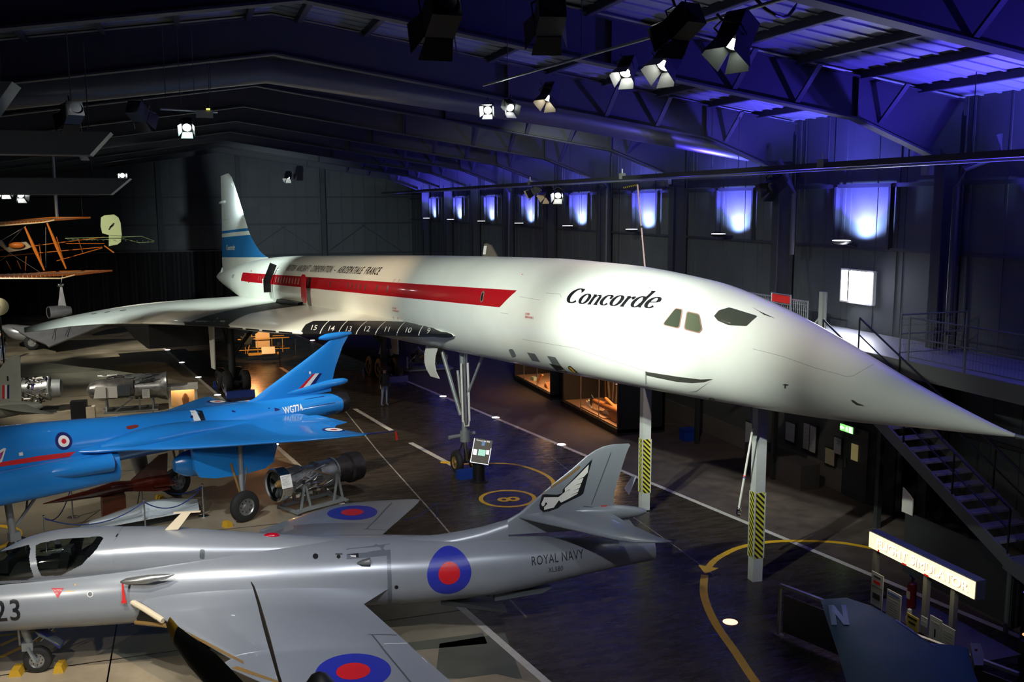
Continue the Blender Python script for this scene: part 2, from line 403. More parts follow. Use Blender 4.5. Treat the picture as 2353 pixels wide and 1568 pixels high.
# right wall with girts, cladding ribs
XW = 20.0; LAMPY = [17.4, 25.29, 32.7, 40.4, 48.34, 56.43, 64.54, 72.92, 80.97, 9.8, 2.2]
w = MB()
w.prism([(XW+.02, Y0, 0), (XW+.02, Y1, 0), (XW+.02, Y1, 12.2), (XW+.02, Y0, 12.2)][:0] or [(XW+.05, Y0, 0), (XW+.25, Y0, 0), (XW+.25, Y1, 0), (XW+.05, Y1, 0)], (0, 0, .01), metw)
y = Y0
wy0, wy1, wz0, wz1 = 24.5, 26.05, 5.75, 6.78
k = 0
while y < Y1:
    segs = [(y, y+.62, 0, 12)]
    if y+.62 > wy0 and y < wy1:
        segs = [(y, y+.62, 0, wz0), (y, y+.62, wz1, 12)]
        if y < wy0: segs.append((y, wy0, wz0, wz1))
        if y+.62 > wy1: segs.append((wy1, y+.62, wz0, wz1))
    for a_, b_, z0, z1 in segs:
        w.box((XW+.06, (a_+b_)/2, (z0+z1)/2), (.06, b_-a_, z1-z0), metw)
        if b_-a_ > .6:
            if k % 2: w.box((XW+.025, y+.04, (z0+z1)/2), (.02, .05, z1-z0), metw)
            if k % 4 == 1: w.box((XW+.02, y+.36, (z0+z1)/2), (.03, .14, z1-z0), metw)
    y += .62; k += 1
struct(w.build('wall_right'))
w = MB()
for z in (2.6, 7.5, 9.42): w.box((XW-.08, (Y0+Y1)/2, z), (.1, Y1-Y0, .09 if z != 9.42 else .12), frm)
struct(w.build('trim_1'))
for i, ly in enumerate(LAMPY[:9]):
    w = MB()
    for dy in (-1.45, 1.1): w.box((XW-.1, ly+dy, 8.45), (.16, .1, 1.9), frm)
    struct(w.build('trim_%d' % (20+i)))
# window with daylight
w = MB()
for dy in (wy0, wy1): w.box((XW-.02, dy, (wz0+wz1)/2), (.12, .05, wz1-wz0), offwhite)
for z in (wz0, wz1): w.box((XW-.02, (wy0+wy1)/2, z), (.14, wy1-wy0, .05), offwhite)
w.box((XW+.03, wy0+.7, (wz0+wz1)/2), (.04, .03, wz1-wz0), galv); w.box((XW+.02, wy0+1.27, (wz0+wz1)/2), (.06, .06, wz1-wz0), frm)
o = w.build('window_1'); struct(o)
w = MB(); w.box((XW+.08, (wy0+wy1)/2, (wz0+wz1)/2), (.02, wy1-wy0, wz1-wz0), M('daylight', (.9, .9, 1), .5, emit=(.88, .9, 1), es=40)); w.build('pane', o)
area('window_light', (XW-.15, (wy0+wy1)/2, (wz0+wz1)/2), (18.2, 23.6, 4.9), 120, 1.5, 1, (.8, .82, 1))
# far wall
w = MB()
w.box((2, Y1+.1, 7), (38, .2, 15), metw)
x = -16
while x < 20.5:
    w.box((x, Y1-.03, 7), (.08, .07, 14), metw); x += 1.05
for z in (4.4, 7.2, 9.6): w.box((2, Y1-.1, z), (37, .12, .14), frm)
for x in (-2.4, 4.3, 11.7): w.box((x, Y1-.25, 7), (.42, .4, 14), frm)
for a, b in (((4.5, 4.5), (8.4, 7.1)), ((11.4, 4.5), (7.8, 7.1)), ((11.9, 4.5), (15.6, 7.1)), ((19, 4.5), (15.2, 7.1))): w.bar((a[0], Y1-.08, a[1]), (b[0], Y1-.08, b[1]), .04, .06, frm)
struct(w.build('wall_far'))
w = MB()
mi = w.mi(darkw); n = 120
cv = []
for k in range(n+1):
    x = -15.6+19.5*k/n; cv.append((x, 86.3+.22*sin(k*1.35)))
for a, b in zip(cv[:-1], cv[1:]):
    w.face([w.bm.verts.new(v) for v in ((a[0], a[1], .05), (b[0], b[1], .05), (b[0], b[1], 5.0), (a[0], a[1], 5.0))], mi)
w.box((-5.8, 86.3, 5.05), (19.6, .1, .1), frm)
tag(w.build('curtain'), 'long dark pleated curtain along the foot of the far wall', 'curtain')
w = MB(); w.box((-16.2, (Y0+Y1)/2, 7), (.2, Y1-Y0, 15), darkw); struct(w.build('wall_left'))
w = MB(); w.box((2, Y0-.1, 7), (38, .2, 15), darkw); struct(w.build('wall_near'))
# roof sheets, purlins
SL = .15
def rz(x): return 14.35-SL*abs(x-2.5)
w = MB()
for a, b in ((-16.2, 2.5), (2.5, 20.3)):
    v = [(a, Y0, rz(a)), (b, Y0, rz(b)), (b, Y1, rz(b)), (a, Y1, rz(a))]
    w.prism(v, (0, 0, .12), roofm)
    # corrugations run down the slope
    y = Y0+.3
    while y < 60:
        w.bar((a, y, rz(a)-.02), (b, y, rz(b)-.02), .09, .035, roofm); y += .6
x = 2.5+.7; xs = []
while x < 20: xs += [x, 5-x]; x += 1.9
for x in xs:
    w.box((x, (Y0+Y1)/2, rz(x)-.1), (.08, Y1-Y0, .2), frm); w.box((x+.05, (Y0+Y1)/2, rz(x)-.2), (.14, Y1-Y0, .015), frm)
struct(w.build('ceiling'))
FY = [21.2+7.65*k for k in range(-4, 9)]
i = 40
for y in FY:
    w = MB()
    def zz(x): return rz(x)-.16
    bot = [(18.95, 10.12), (16.4, 11.05), (2.5, 13.15), (-11.4, 11.05), (-13.95, 10.12)]
    top = [(19.9, zz(19.9)), (2.5, zz(2.5)), (-15.9, zz(-15.9))]
    w.prism([(px_, y-.012, z) for px_, z in [(19.9, 10.12)]+bot+[(-15.9, 10.12)]+top[::-1]], (0, .024, 0), frm)
    for a, b in zip(bot[:-1], bot[1:]): w.bar((a[0], y, a[1]), (b[0], y, b[1]), .34, .05, frm)
    for a, b in zip(top[:-1], top[1:]): w.bar((a[0], y, a[1]), (b[0], y, b[1]), .30, .04, frm)
    for x in (16.4, -11.4, 9.5, -4.5): w.bar((x, y, rz(x)-.2), (x, y, 13.15-(abs(x-2.5))*SL), .3, .03, frm)
    for x, s in ((19.25, 1), (-14.3, -1)):
        w.box((x+s*.3, y, 5.6), (.62, .02, 11.2), frm); w.box((x, y, 5.1), (.04, .36, 10.2), frm); w.box((x+s*.62, y, 5.6), (.04, .36, 11.2), frm)
    # stays from the lower flange to the purlins
    for sgn in (-1, 1):
        for x in (17.2, 14.6, 12.8): w.bar((x, y, max(13.15-(x-2.5)*SL, 10.7)), (x, y+sgn*1.0, rz(x)-.3), .05, .14, frm, (1, 0, 0))
    struct(w.build('trim_%d' % i)); i += 1
# eaves cable tray with conduit
w = MB()
w.box((17.2, 44, 9.95), (.35, 90, .16), frm); w.cyl((17.0, 5, 9.82), (17.0, 89, 9.82), .035, galv, n=8)
for y in range(8, 88, 5): w.cyl((17.2, y, 10), (17.2, y, rz(17.2)-.3), .012, frm, n=6)
tag(w.build('cable_tray'), 'long dark cable tray with conduit hanging along the right hand eaves', 'cable tray')
# rainwater pipes on the right wall
for pts, lb in (([(19.6, 19.6, 10.6), (19.6, 19.5, 10.1), (19.0, 20.1, 9.75), (18.9, 20.2, 9.3), (18.9, 20.2, 5)], 'blue-lit downpipe with a swan neck beside the rightmost column'),
                ([(18.9, 28.2, 10.3), (18.9, 27.6, 9.6), (18.95, 27.4, 9.2), (18.95, 27.4, 7.2)], 'cranked flat pipe beside the second column from the right'),
                ([(19.0, 43.0, 10.0), (19.1, 42.8, 9.7), (19.1, 42.8, 5)], 'downpipe beside the fourth wall lamp from the right'),
                ([(19.0, 58.0, 9.9), (19.1, 57.8, 9.6), (19.1, 57.8, 4)], 'thin downpipe between the distant blue wall lamps')):
    w = MB(); w.tube(pts, .09, frm, 10); tag(w.build('downpipe'), lb, 'pipe')
# wall uplighters
names = ['first', 'second', 'third', 'fourth', 'fifth', 'sixth', 'seventh', 'eighth']
proto = None
for i, ly in enumerate(LAMPY):
    z = 7.72; bc = (.085, .05, 1)
    spot('uplight', (19.36, ly-.05, z+.16), (19.92, ly-.1, z+2.2), 2400, 110, bc, .3, .06)
    spot('uplight', (19.5, ly-.15, z+.16), (19.9, ly-.15, z+.8), 900, 150, (.28, .42, 1), .8, .05)
    spot('uplight', (18.9, ly, z+.3), (16.8, ly+.6, z+4.6), (4800, 3600, 1600, 1200, 1100, 1100, 1100, 1100, 1100, 4600, 900)[i], 116, (.085, .055, 1), .7, .1)
    if i > 8: continue
    lb = 'blue uplighter on the right wall, '+('partly cut by the right picture edge' if i == 0 else names[i-1]+' lit blue panel from the right')
    if proto is None:
        t = thing('wall_uplighter', lb, 'wall lamp', (19.3, ly, z), group='blue uplighters along the right wall')
        m = MB(); m.lathe((0, 0, -.12), (0, 0, 1), [(0, .05), (.02, .2), (.08, .3), (.12, .32)], black, 20); m.bar((.05, 0, -.06), (.62, 0, -.2), .06, .05, black); m.build('housing', t)
        m = MB(); m.lathe((0, 0, .005), (0, 0, 1), [(0, .27), (.01, .27)], M('lamp_blue', (.5, .5, 1), .5, emit=(.75, .7, 1), es=9), 20); m.build('lens', t)
        proto = t
    else: dup(proto, (19.3, ly, z), None, lb)
# big round duct hung across the hangar
w = MB()
pts = [(20.0-.2, 31.5, 11.0), (13, 31.7, 12.0), (2.5, 31.7, 13.25), (-3, 31.7, 12.5), (-13, 31.7, 11.1)]
w.tube([Vector(p)-Vector((0, 0, .15)) for p in pts], .42, M('duct', (.12, .125, .13), .38, .4), 20)
for a, b in zip(pts[:-1], pts[1:]):
    for t in (.2, .5, .8):
        q = Vector(a).lerp(Vector(b), t); w.cyl(q+Vector((0, 0, .2)), (q.x, q.y, rz(q.x)), .012, frm, n=6)
tag(w.build('round_duct'), 'big round ventilation duct hung below the roof across the hangar', 'duct')
# rectangular ducts top left
for c, d, lb in (((-6, 26, 10.4), (7.6, .9, .55), 'long grey box duct at the upper left, below the roof'), ((-6.4, 27.5, 9.4), (9.0, 1, .42), 'lower dark box duct at the left, under the other ducts'),
                 ((-7.2, 24, 11.2), (6.5, 1.2, .7), 'stubby grey box duct in the top left corner')):
    w = MB(); w.box(c, d, M('duct', (.1, .105, .11), .45, .4))
    x1 = c[0]+d[0]/2; w.prism([(x1, c[1]-d[1]/2, c[2]-d[2]/2), (x1+.5, c[1]-d[1]/2, c[2]+d[2]/2), (x1, c[1]-d[1]/2, c[2]+d[2]/2)], (0, d[1], 0), MATS['duct'])
    for q in (-.4, .1, .45): w.cyl((c[0]+d[0]*q, c[1], c[2]+d[2]/2), (c[0]+d[0]*q, c[1], rz(c[0])), .015, frm, n=6)
    tag(w.build('box_duct'), lb, 'duct')
# ---------------------------------------------------------------- stage spotlights
def rigbar(a, b, lb):
    w = MB(); w.cyl(a, b, .028, steel, n=10)
    for t in (.1, .35, .6, .9):
        q = Vector(a).lerp(Vector(b), t); w.cyl(q, (q.x, q.y, rz(q.x)-.3), .01, frm, n=6)
    tag(w.build('lighting_bar'), lb, 'lighting bar')
rigbar((6.6, 21.8, 11.62), (8.05, 8.5, 11.62), 'steel pipe carrying the row of stage lamps over the white airliner')
rigbar((-.6, 28.3, 11.5), (.9, 28.9, 11.5), 'short hung pipe over the lone bright stage lamp at left')
def stagelamp(loc, aim, label, lit=None, s=1.0, inner=None, wall=False):
    """lit: emission of the lens; inner: colour of lit barn doors"""
    d = Vector(aim); q = d.to_track_quat('X', 'Z')
    t = thing('stage_spotlight', label, 'spotlight', loc, q.to_euler(), 'barn-door stage lamps under the roof')
    m = MB(); m.box((-.1*s, 0, 0), (.42*s, .34*s, .34*s), black); m.cyl((-.35*s, 0, 0), (-.3*s, 0, 0), .12*s, black)
    for k in range(4): m.box((-.22*s+k*.07*s, 0, .18*s), (.02*s, .28*s, .03*s), black)
    m.build('housing', t)
    m = MB(); m.tube([(0, .2*s, 0), (-.02*s, .22*s, .22*s), (-.02*s, 0, .34*s), (-.02*s, -.22*s, .22*s), (0, -.2*s, 0)], .014*s, black, 6)
    m.cyl((-.02*s, 0, .34*s), (-.02*s, 0, .46*s), .02*s, black); m.build('yoke', t)
    if wall:
        b = MB(); qi = q.inverted(); b.bar((-.02*s, 0, .4*s), qi @ Vector((20.1-loc[0], 0, .5)), .06, .06, black); b.build('bracket', t)
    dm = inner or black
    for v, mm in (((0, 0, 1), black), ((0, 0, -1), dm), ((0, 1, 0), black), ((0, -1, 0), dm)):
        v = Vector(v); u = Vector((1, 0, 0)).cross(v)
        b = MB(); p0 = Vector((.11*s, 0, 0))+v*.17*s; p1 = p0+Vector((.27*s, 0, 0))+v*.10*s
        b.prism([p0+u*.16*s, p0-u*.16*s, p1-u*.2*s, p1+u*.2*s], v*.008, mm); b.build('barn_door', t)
    m = MB(); m.lathe((.105*s, 0, 0), (1, 0, 0), [(0, .14*s), (.012, .13*s)], M('lens_lit_%s' % lit, (.9, .9, .9), .3, emit=(.92, 1, .97), es=lit) if lit else M('lens_off', (.1, .1, .1), .1), 20); m.build('lens', t)
    return t
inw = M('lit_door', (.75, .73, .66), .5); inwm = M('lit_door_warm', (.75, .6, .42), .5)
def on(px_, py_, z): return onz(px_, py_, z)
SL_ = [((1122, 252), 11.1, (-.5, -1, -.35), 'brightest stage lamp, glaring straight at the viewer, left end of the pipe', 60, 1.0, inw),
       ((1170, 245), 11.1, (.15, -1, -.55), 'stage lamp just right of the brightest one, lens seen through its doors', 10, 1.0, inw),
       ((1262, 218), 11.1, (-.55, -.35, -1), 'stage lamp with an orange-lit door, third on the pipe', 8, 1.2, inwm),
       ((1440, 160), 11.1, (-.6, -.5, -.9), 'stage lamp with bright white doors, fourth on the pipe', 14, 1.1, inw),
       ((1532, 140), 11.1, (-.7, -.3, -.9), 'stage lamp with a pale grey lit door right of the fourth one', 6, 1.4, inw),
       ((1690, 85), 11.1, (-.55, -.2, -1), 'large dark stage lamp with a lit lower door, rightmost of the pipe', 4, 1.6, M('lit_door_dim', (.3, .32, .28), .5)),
       ((1565, 60), 10.5, (-.2, .9, -.5), 'big black stage lamp seen from behind near the top right', None, .95, None),
       ((1262, 45), 11.2, (.2, .9, -.4), 'black stage lamp seen from behind at the top centre right', None, 1.5, None),
       ((1010, 45), 10.6, (.0, 1, -.5), 'largest black stage lamp at the top centre', None, 1.25, None),
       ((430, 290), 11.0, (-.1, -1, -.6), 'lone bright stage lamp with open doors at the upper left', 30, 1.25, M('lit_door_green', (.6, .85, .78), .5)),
       ((165, 265), 10.6, (-.4, 1, -.5), 'unlit black stage lamp left of the lone bright lamp, by the ducts', None, 1.3, None),
       ((320, 262), 10.8, (.4, .8, -.5), 'unlit black stage lamp nearest to the left of the lone bright one', None, 1.3, None)]
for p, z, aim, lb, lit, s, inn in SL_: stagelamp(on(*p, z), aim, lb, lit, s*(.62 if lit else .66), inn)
for p, X_, aim, lb, lit in (((1226, 440), 17, (-1, .2, -.5), 'unlit small stage lamp under the cable tray, left of three', None), ((1257, 445), 17, (-.8, -.4, -.8), 'dark stage lamp with warm lip under the cable tray, middle of three', None),
                            ((1283, 447), 17, (-.6, -1, -.6), 'glowing stage lamp under the cable tray, right of three', 12)):
    stagelamp(onx(*p, X_)+Vector((0, 0, 0)), aim, lb, lit, 1.1, inw if lit else inwm)
stagelamp(onx(1780, 425, 18.9), (-1, -.2, -.6), 'black unlit stage lamp on the wall column above the airliner nose', None, 1.3, None, True)
for p, y_, aim, lb, lit in (((281, 402), 80, (.1, -1, -.4), 'far tiny violet-white lamp above the biplane tail', 30), ((12, 438), 60, (.3, -1, -.4), 'bright white lamp cluster at the left picture edge', 30),
                            ((46, 446), 60, (.6, -1, -.6), 'white lamp right next to the cluster at the left edge', 20), ((190, 345), 45, (.6, -.8, -.7), 'dark lamp with two small glints below the box ducts', None), ((662, 405), 82, (-.3, -.6, -1), 'small dark lamp by the far wall with one warm glint', 3)):
    stagelamp(ony(*p, y_), aim, lb, lit, 1.2 if y_ > 50 else 1, inw)
for p, X_, lb in (((1430, 405), 17.1, 'small pale junction box on the cable tray, left of the mast tip'), ((1890, 376), 17.1, 'white junction box on the cable tray near the right'), ((2131, 392), 18.8, 'square grey floodlight on the rightmost column'),
                  ((1535, 417), 18.8, 'small square pale floodlight beside the mast tip'), ((1218, 420), 17.1, 'small white bracket on the tray over the three lamps')):
    m = MB(); c = onx(*p, X_); m.box(c, (.16, .3, .24), M('grey_box', (.25, .27, .22), .5)); m.cyl(c+Vector((0, 0, .1)), c+Vector((0, 0, .3)), .03, offwhite); tag(m.build('junction_box'), lb, 'box')
m = MB(); c = ony(470, 262, 28.6); m.box(c, (.45, .1, .2), M('grey_box', (.25, .27, .22), .5)); m.box(c+Vector((.1, -.06, .13)), (.1, .03, .03), M('led_yellow', (1, .9, .1), .5, emit=(1, .9, .1), es=4))
m.cyl(c+Vector((.15, 0, .1)), (c.x+.15, c.y, 12.8), .01, frm); tag(m.build('emergency_light'), 'pale box with tiny yellow lights hung right of the lone bright lamp', 'emergency light')
m = MB(); q = ony(1790, 20, 14); m.tube([q+Vector((.45*cos(a*.4), .1*sin(a), .35+.5*sin(a*.4))) for a in range(7, 18)], .03, black); tag(m.build('cable_loop'), 'black cable looping down at the top right', 'cable')
# ---------------------------------------------------------------- white supersonic airliner
CL, CR = (8.40, 30.10, 0), (0, .047, radians(99.38))
CM = mat_of(CL, CR); CI = CM.inverted()
con = thing('airliner', 'huge white delta-wing supersonic airliner with a red window stripe and blue fin, drooping needle nose', 'airliner', CL, CR)
FT = [(-19.75, 4.53, 4.50, .02), (-19.3, 4.64, 4.46, .1), (-18, 5.04, 4.37, .34), (-16.7, 5.5, 4.27, .62), (-15.7, 5.86, 4.22, .82), (-14.5, 6.24, 4.19, 1.02), (-13.3, 6.55, 4.17, 1.17),
      (-12.5, 6.70, 4.15, 1.24), (-10.3, 6.95, 4.13, 1.36), (-8.5, 7.06, 4.12, 1.42), (-6, 7.16, 4.1, 1.44), (2, 7.25, 4.07, 1.44), (19, 7.27, 4.07, 1.44), (24, 7.2, 4.12, 1.42),
      (28, 7.05, 4.35, 1.3), (32.7, 6.75, 4.85, 1.02), (36, 6.45, 5.2, .72), (38.5, 6.2, 5.5, .45), (40.2, 5.98, 5.72, .2), (40.5, 5.9, 5.8, .06)]
xs = [-19.75+.15*i for i in range(14)]; x = xs[-1]
while x < 40.4: x += .35; xs.append(min(x, 40.5))
m = MB(); body(m, FT, white, 64, xs=xs, ex=2.05)
side = lambda u, w: ((u, 4, w), (-1, 0, 0), (0, 0, 1), (0, -1, 0))      # text runs towards the nose
flat = ((0, 4, 0), (1, 0, 0), (0, 0, 1), (0, -1, 0))
def P(polys, mat, cell=.25, eps=.006, ax=flat): m.paint(polys, mat, ax, eps, min(cell, .12))
P([[(27.1, 5.89), (27.1, 6.37), (-6.35, 6.35), (-5.6, 5.88)]], red, .3)
P([[(u, 6.0), (u, 6.27), (u-.15, 6.27), (u-.15, 6.0)] for u in (18.9-.52*k for k in range(12))], win, .2, .009)
P([[(u, 6.02), (u, 6.25), (u-.13, 6.25), (u-.13, 6.02)] for u in (22.6-.52*k for k in range(6))], M('cabin_glass_dim', (.25, .08, .08), .3), .2, .009)
P([[(u, 6.0), (u, 6.24), (u-.14, 6.24), (u-.14, 6.0)] for u in (9.9, 7.6, 7.1, 6.6, 6.1, 5.5, 4.3, 3.2)], M('cabin_glass_dark', (.12, .05, .05), .15), .2, .009)
def rrect(x0, y0, x1, y1, r, n=4):
    out = []
    for cx, cy, a in ((x1-r, y0+r, -90), (x1-r, y1-r, 0), (x0+r, y1-r, 90), (x0+r, y0+r, 180)):
        out += [(cx+r*cos(radians(a+90*k/n)), cy+r*sin(radians(a+90*k/n))) for k in range(n+1)]
    return out
P([rrect(-4.53, 5.97, -4.35, 6.27, .08)], M('ring_grey', (.2, .2, .18), .5), .1, .009); P([rrect(-4.5, 6.0, -4.38, 6.24, .06)], black, .1, .012)
def surf_axes(u, w, tilt=0): return ((u, 4, w), (-cos(tilt), 0, sin(tilt)), (sin(tilt), 0, cos(tilt)), (0, -1, 0))
m.paint_text('BRITISH  AIRCRAFT  CORPORATION  –  AEROSPATIALE  FRANCE', .38, black, surf_axes(17.6, 6.585), .12, .93, .09, .014, 1.29, .004)
m.paint_text('F-BTSC'[:0]+'G-BSST', .3, M('faded', (.12, .14, .2), .5), surf_axes(30.6, 6.0), 0, .9, .2)
for u, w, s in ((2.6, 5.45, .09), (-7.05, 5.75, .08)): m.paint_text('DOOR\nMARKING'[:0]+('CUT HERE\nIN EMERGENCY' if s > .085 else 'DOOR\nREMOVABLE'), s, rred, surf_axes(u, w), 0, 1, .2)
for u, w in ((2.75, 6.45), (2.3, 6.45), (2.75, 5.15), (2.3, 5.15), (18.1, 5.5)): P([[(u, w), (u, w+.012), (u-.15, w+.012), (u-.15, w)], [(u, w-.1), (u, w+.01), (u-.02, w+.01), (u-.02, w-.1)]], redb, .2)
# heavy italic serif lettering, drawn with a broad nib
def strip(pts, sh, ox, sc):
    out = []; Q = [Vector(q[:2]) for q in pts]; Wd = [q[2]*1.28 for q in pts]; L, R = [], []
    for i, q in enumerate(Q):
        t = (Q[min(i+1, len(Q)-1)]-Q[max(i-1, 0)]).normalized(); n = Vector((-t.y, t.x))*Wd[i]/2; L.append(q+n); R.append(q-n)
    for i in range(len(Q)-1):
        out.append([((p.x+sh*p.y)*sc+ox, p.y*sc) for p in (R[i], R[i+1], L[i+1], L[i])])
    return out
def ring_(cx, cy, rx, ry, a0, a1, tk, tn, n=26):
    o = []
    for k in range(n+1):
        a = radians(a0+(a1-a0)*k/n); o.append((cx+rx*cos(a), cy+ry*sin(a), tn+(tk-tn)*abs(cos(a))**1.3))
    return o
GL = {'C': ([ring_(.66, .74, .56, .68, 48, 315, .30, .07), [(1.04, 1.45, .05), (1.06, 1.22, .12), (1.02, 1.05, .04)]], 1.32),
      'o': ([ring_(.46, .5, .36, .46, 0, 360, .25, .07)], 1.0), 'c': ([ring_(.46, .5, .36, .46, 40, 320, .25, .07), ring_(.72, .74, .06, .06, 0, 350, .13, .13, 8)], .9),
      'e': ([ring_(.46, .5, .36, .46, 8, 322, .25, .07), [(.15, .52, .06), (.84, .56, .06)]], .95),
      'n': ([[(.22, 0, .22), (.22, .95, .22)], [(.02, .93, .06), (.3, .93, .06)], [(.05, .03, .06), (.4, .03, .06)], [(.3, .68, .06), (.5, .9, .09), (.7, .88, .15), (.78, .66, .22), (.78, .03, .22)], [(.62, .03, .06), (1.0, .03, .06)]], 1.08),
      'r': ([[(.22, 0, .22), (.22, .95, .22)], [(.02, .93, .06), (.3, .93, .06)], [(.05, .03, .06), (.42, .03, .06)], [(.3, .66, .05), (.45, .86, .08), (.6, .9, .1)], ring_(.66, .82, .06, .06, 0, 350, .14, .14, 8)], .82),
      'd': ([ring_(.44, .5, .34, .46, 30, 345, .24, .07), [(.8, 1.48, .22), (.8, .05, .22)], [(.58, 1.46, .06), (.85, 1.46, .06)], [(.8, .04, .07), (1.0, .05, .06)]], 1.1)}
def serif(txt, sc, sh=.25, sx=1.0):
    ox = 0; out = []
    for ch in txt:
        ss, adv = GL[ch]
        for s_ in ss: out += strip(s_, sh, ox, sc)
        ox += adv*sc
    return [[(p[0]*sx, p[1]) for p in q] for q in out], ox*sx
tp, wd = serif('Concorde', .235, .3, 1.0)
k = 3.3/wd; tp = [[(a*k, b) for a, b in q] for q in tp]
m.paint(tp, black, surf_axes(-8.85, 6.13, 0.0), .008, .2)
# paint and openings measured on the photograph
pane = M('cockpit_glass', (.10, .115, .07), .12, coat=1)
def PX(polys, mat, eps=.006, cell=8): m.paint_px(polys, mat, CI, eps, cell)
def rnd(poly, r=.18, n=4):
    out = []; N = len(poly)
    for i in range(N):
        a, b, c = Vector(poly[i-1]), Vector(poly[i]), Vector(poly[(i+1) % N])
        p, q = b.lerp(a, r), b.lerp(c, r)
        out += [tuple((p*(1-t)**2+b*2*t*(1-t)+q*t*t)) for t in [k/n for k in range(n+1)]]
    return out
edge = M('window_edge', (.28, .16, .12), .5)
PX([rnd([(1521, 747), (1552, 708), (1570, 711), (1562, 757)])], edge, .006); PX([rnd([(1524, 746), (1553, 710), (1567, 713), (1560, 754)])], M('cockpit_glass_dark', (.05, .06, .04), .1, coat=1), .01)
PX([rnd([(1578, 715), (1608, 722), (1615, 758), (1608, 767), (1571, 758)])], edge, .006); PX([rnd([(1580, 718), (1606, 724), (1612, 757), (1606, 764), (1574, 756)])], pane, .01)
PX([rnd([(1641, 727), (1652, 714), (1676, 707), (1741, 727), (1728, 738), (1716, 750), (1674, 748), (1650, 738)], .12)], M('visor_glass', (.055, .06, .045), .1, coat=1), .008)
PX([[(1728, 706), (1745, 716), (1782, 733), (1755, 724)]], M('visor_glass', (.1, .1, .08), .1), .008)
PX([[(1484, 854), (1560, 866), (1610, 872), (1639, 871), (1618, 878), (1590, 880), (1555, 877), (1510, 868), (1485, 862)]], M('slot_dark', (.05, .05, .04), .6), .008)
PX([[(1482, 853), (1484, 905), (1486, 905), (1486, 853)], [(1639, 872), (1600, 898), (1580, 902), (1601, 900)]], M('panel_line', (.35, .36, .33), .5), .004)
PX([rnd([(1168, 803), (1179, 802), (1186, 818), (1177, 822)], .3)], M('vent_grey', (.16, .18, .18), .5), .006)
PX([[(1211, 810), (1229, 813), (1241, 832), (1223, 829)], [(1257, 818), (1276, 821), (1289, 841), (1270, 838)]], M('hatch_grey', (.14, .15, .15), .6), .006)
PX([[(1262, 835), (1290, 842), (1305, 857), (1280, 853)]], black, .006)
PX([[(1305, 842), (1311, 841), (1326, 854), (1345, 876), (1338, 874), (1320, 858), (1306, 847)]], black, .006)
PX([[(1306, 843), (1312, 844), (1324, 856), (1320, 857)]], yel, .01)
PX([rnd([(1629, 914), (1638, 914), (1645, 921), (1640, 924), (1631, 920)], .3)], M('vent_grey', (.1, .1, .1), .5), .006)
ln = M('panel_line', (.3, .31, .28), .5)
def pl(pts, wpx=1.0):
    for a, b in zip(pts[:-1], pts[1:]):
        d = Vector((b[0]-a[0], b[1]-a[1])).normalized(); n_ = (-d.y*wpx/2, d.x*wpx/2)
        PX([[(a[0]+n_[0], a[1]+n_[1]), (b[0]+n_[0], b[1]+n_[1]), (b[0]-n_[0], b[1]-n_[1]), (a[0]-n_[0], a[1]-n_[1])]], ln, .004)
pl([(1730, 802), (1800, 820), (1870, 845), (1925, 860), (1945, 866), (1962, 864), (1985, 850), (2008, 838)], .9)
pl([(1440, 725), (1432, 745), (1428, 785)], .9); pl([(1150, 719), (1168, 722)], .8); pl([(1195, 682), (1240, 690)], .8); pl([(1255, 674), (1287, 676), (1290, 684)], .8)
pl([(560, 690), (640, 697)], .8); pl([(1200, 780), (1320, 800), (1480, 852)], .7)
PX([[(1799, 884), (1806, 882), (1814, 884), (1806, 886)], [(1804, 886), (1807, 886), (1806, 892), (1804, 892)], [(1957, 918), (1964, 920), (1972, 926), (1988, 932), (1968, 929), (1959, 923)]], M('probe_dark', (.06, .06, .05), .5), .02)
PX([[(570, 648), (573, 648), (573, 650), (570, 650)], [(576, 622), (579, 622), (579, 624), (576, 624)], [(1199, 630), (1201, 630), (1201, 632), (1199, 632)]], redb, .006)
m.build('fuselage', con)
m = MB(); m.tube([(-19.7, 0, 4.515), (-20.3, 0, 4.49)], [.035, .008], steel, 8); m.build('nose_probe', con)
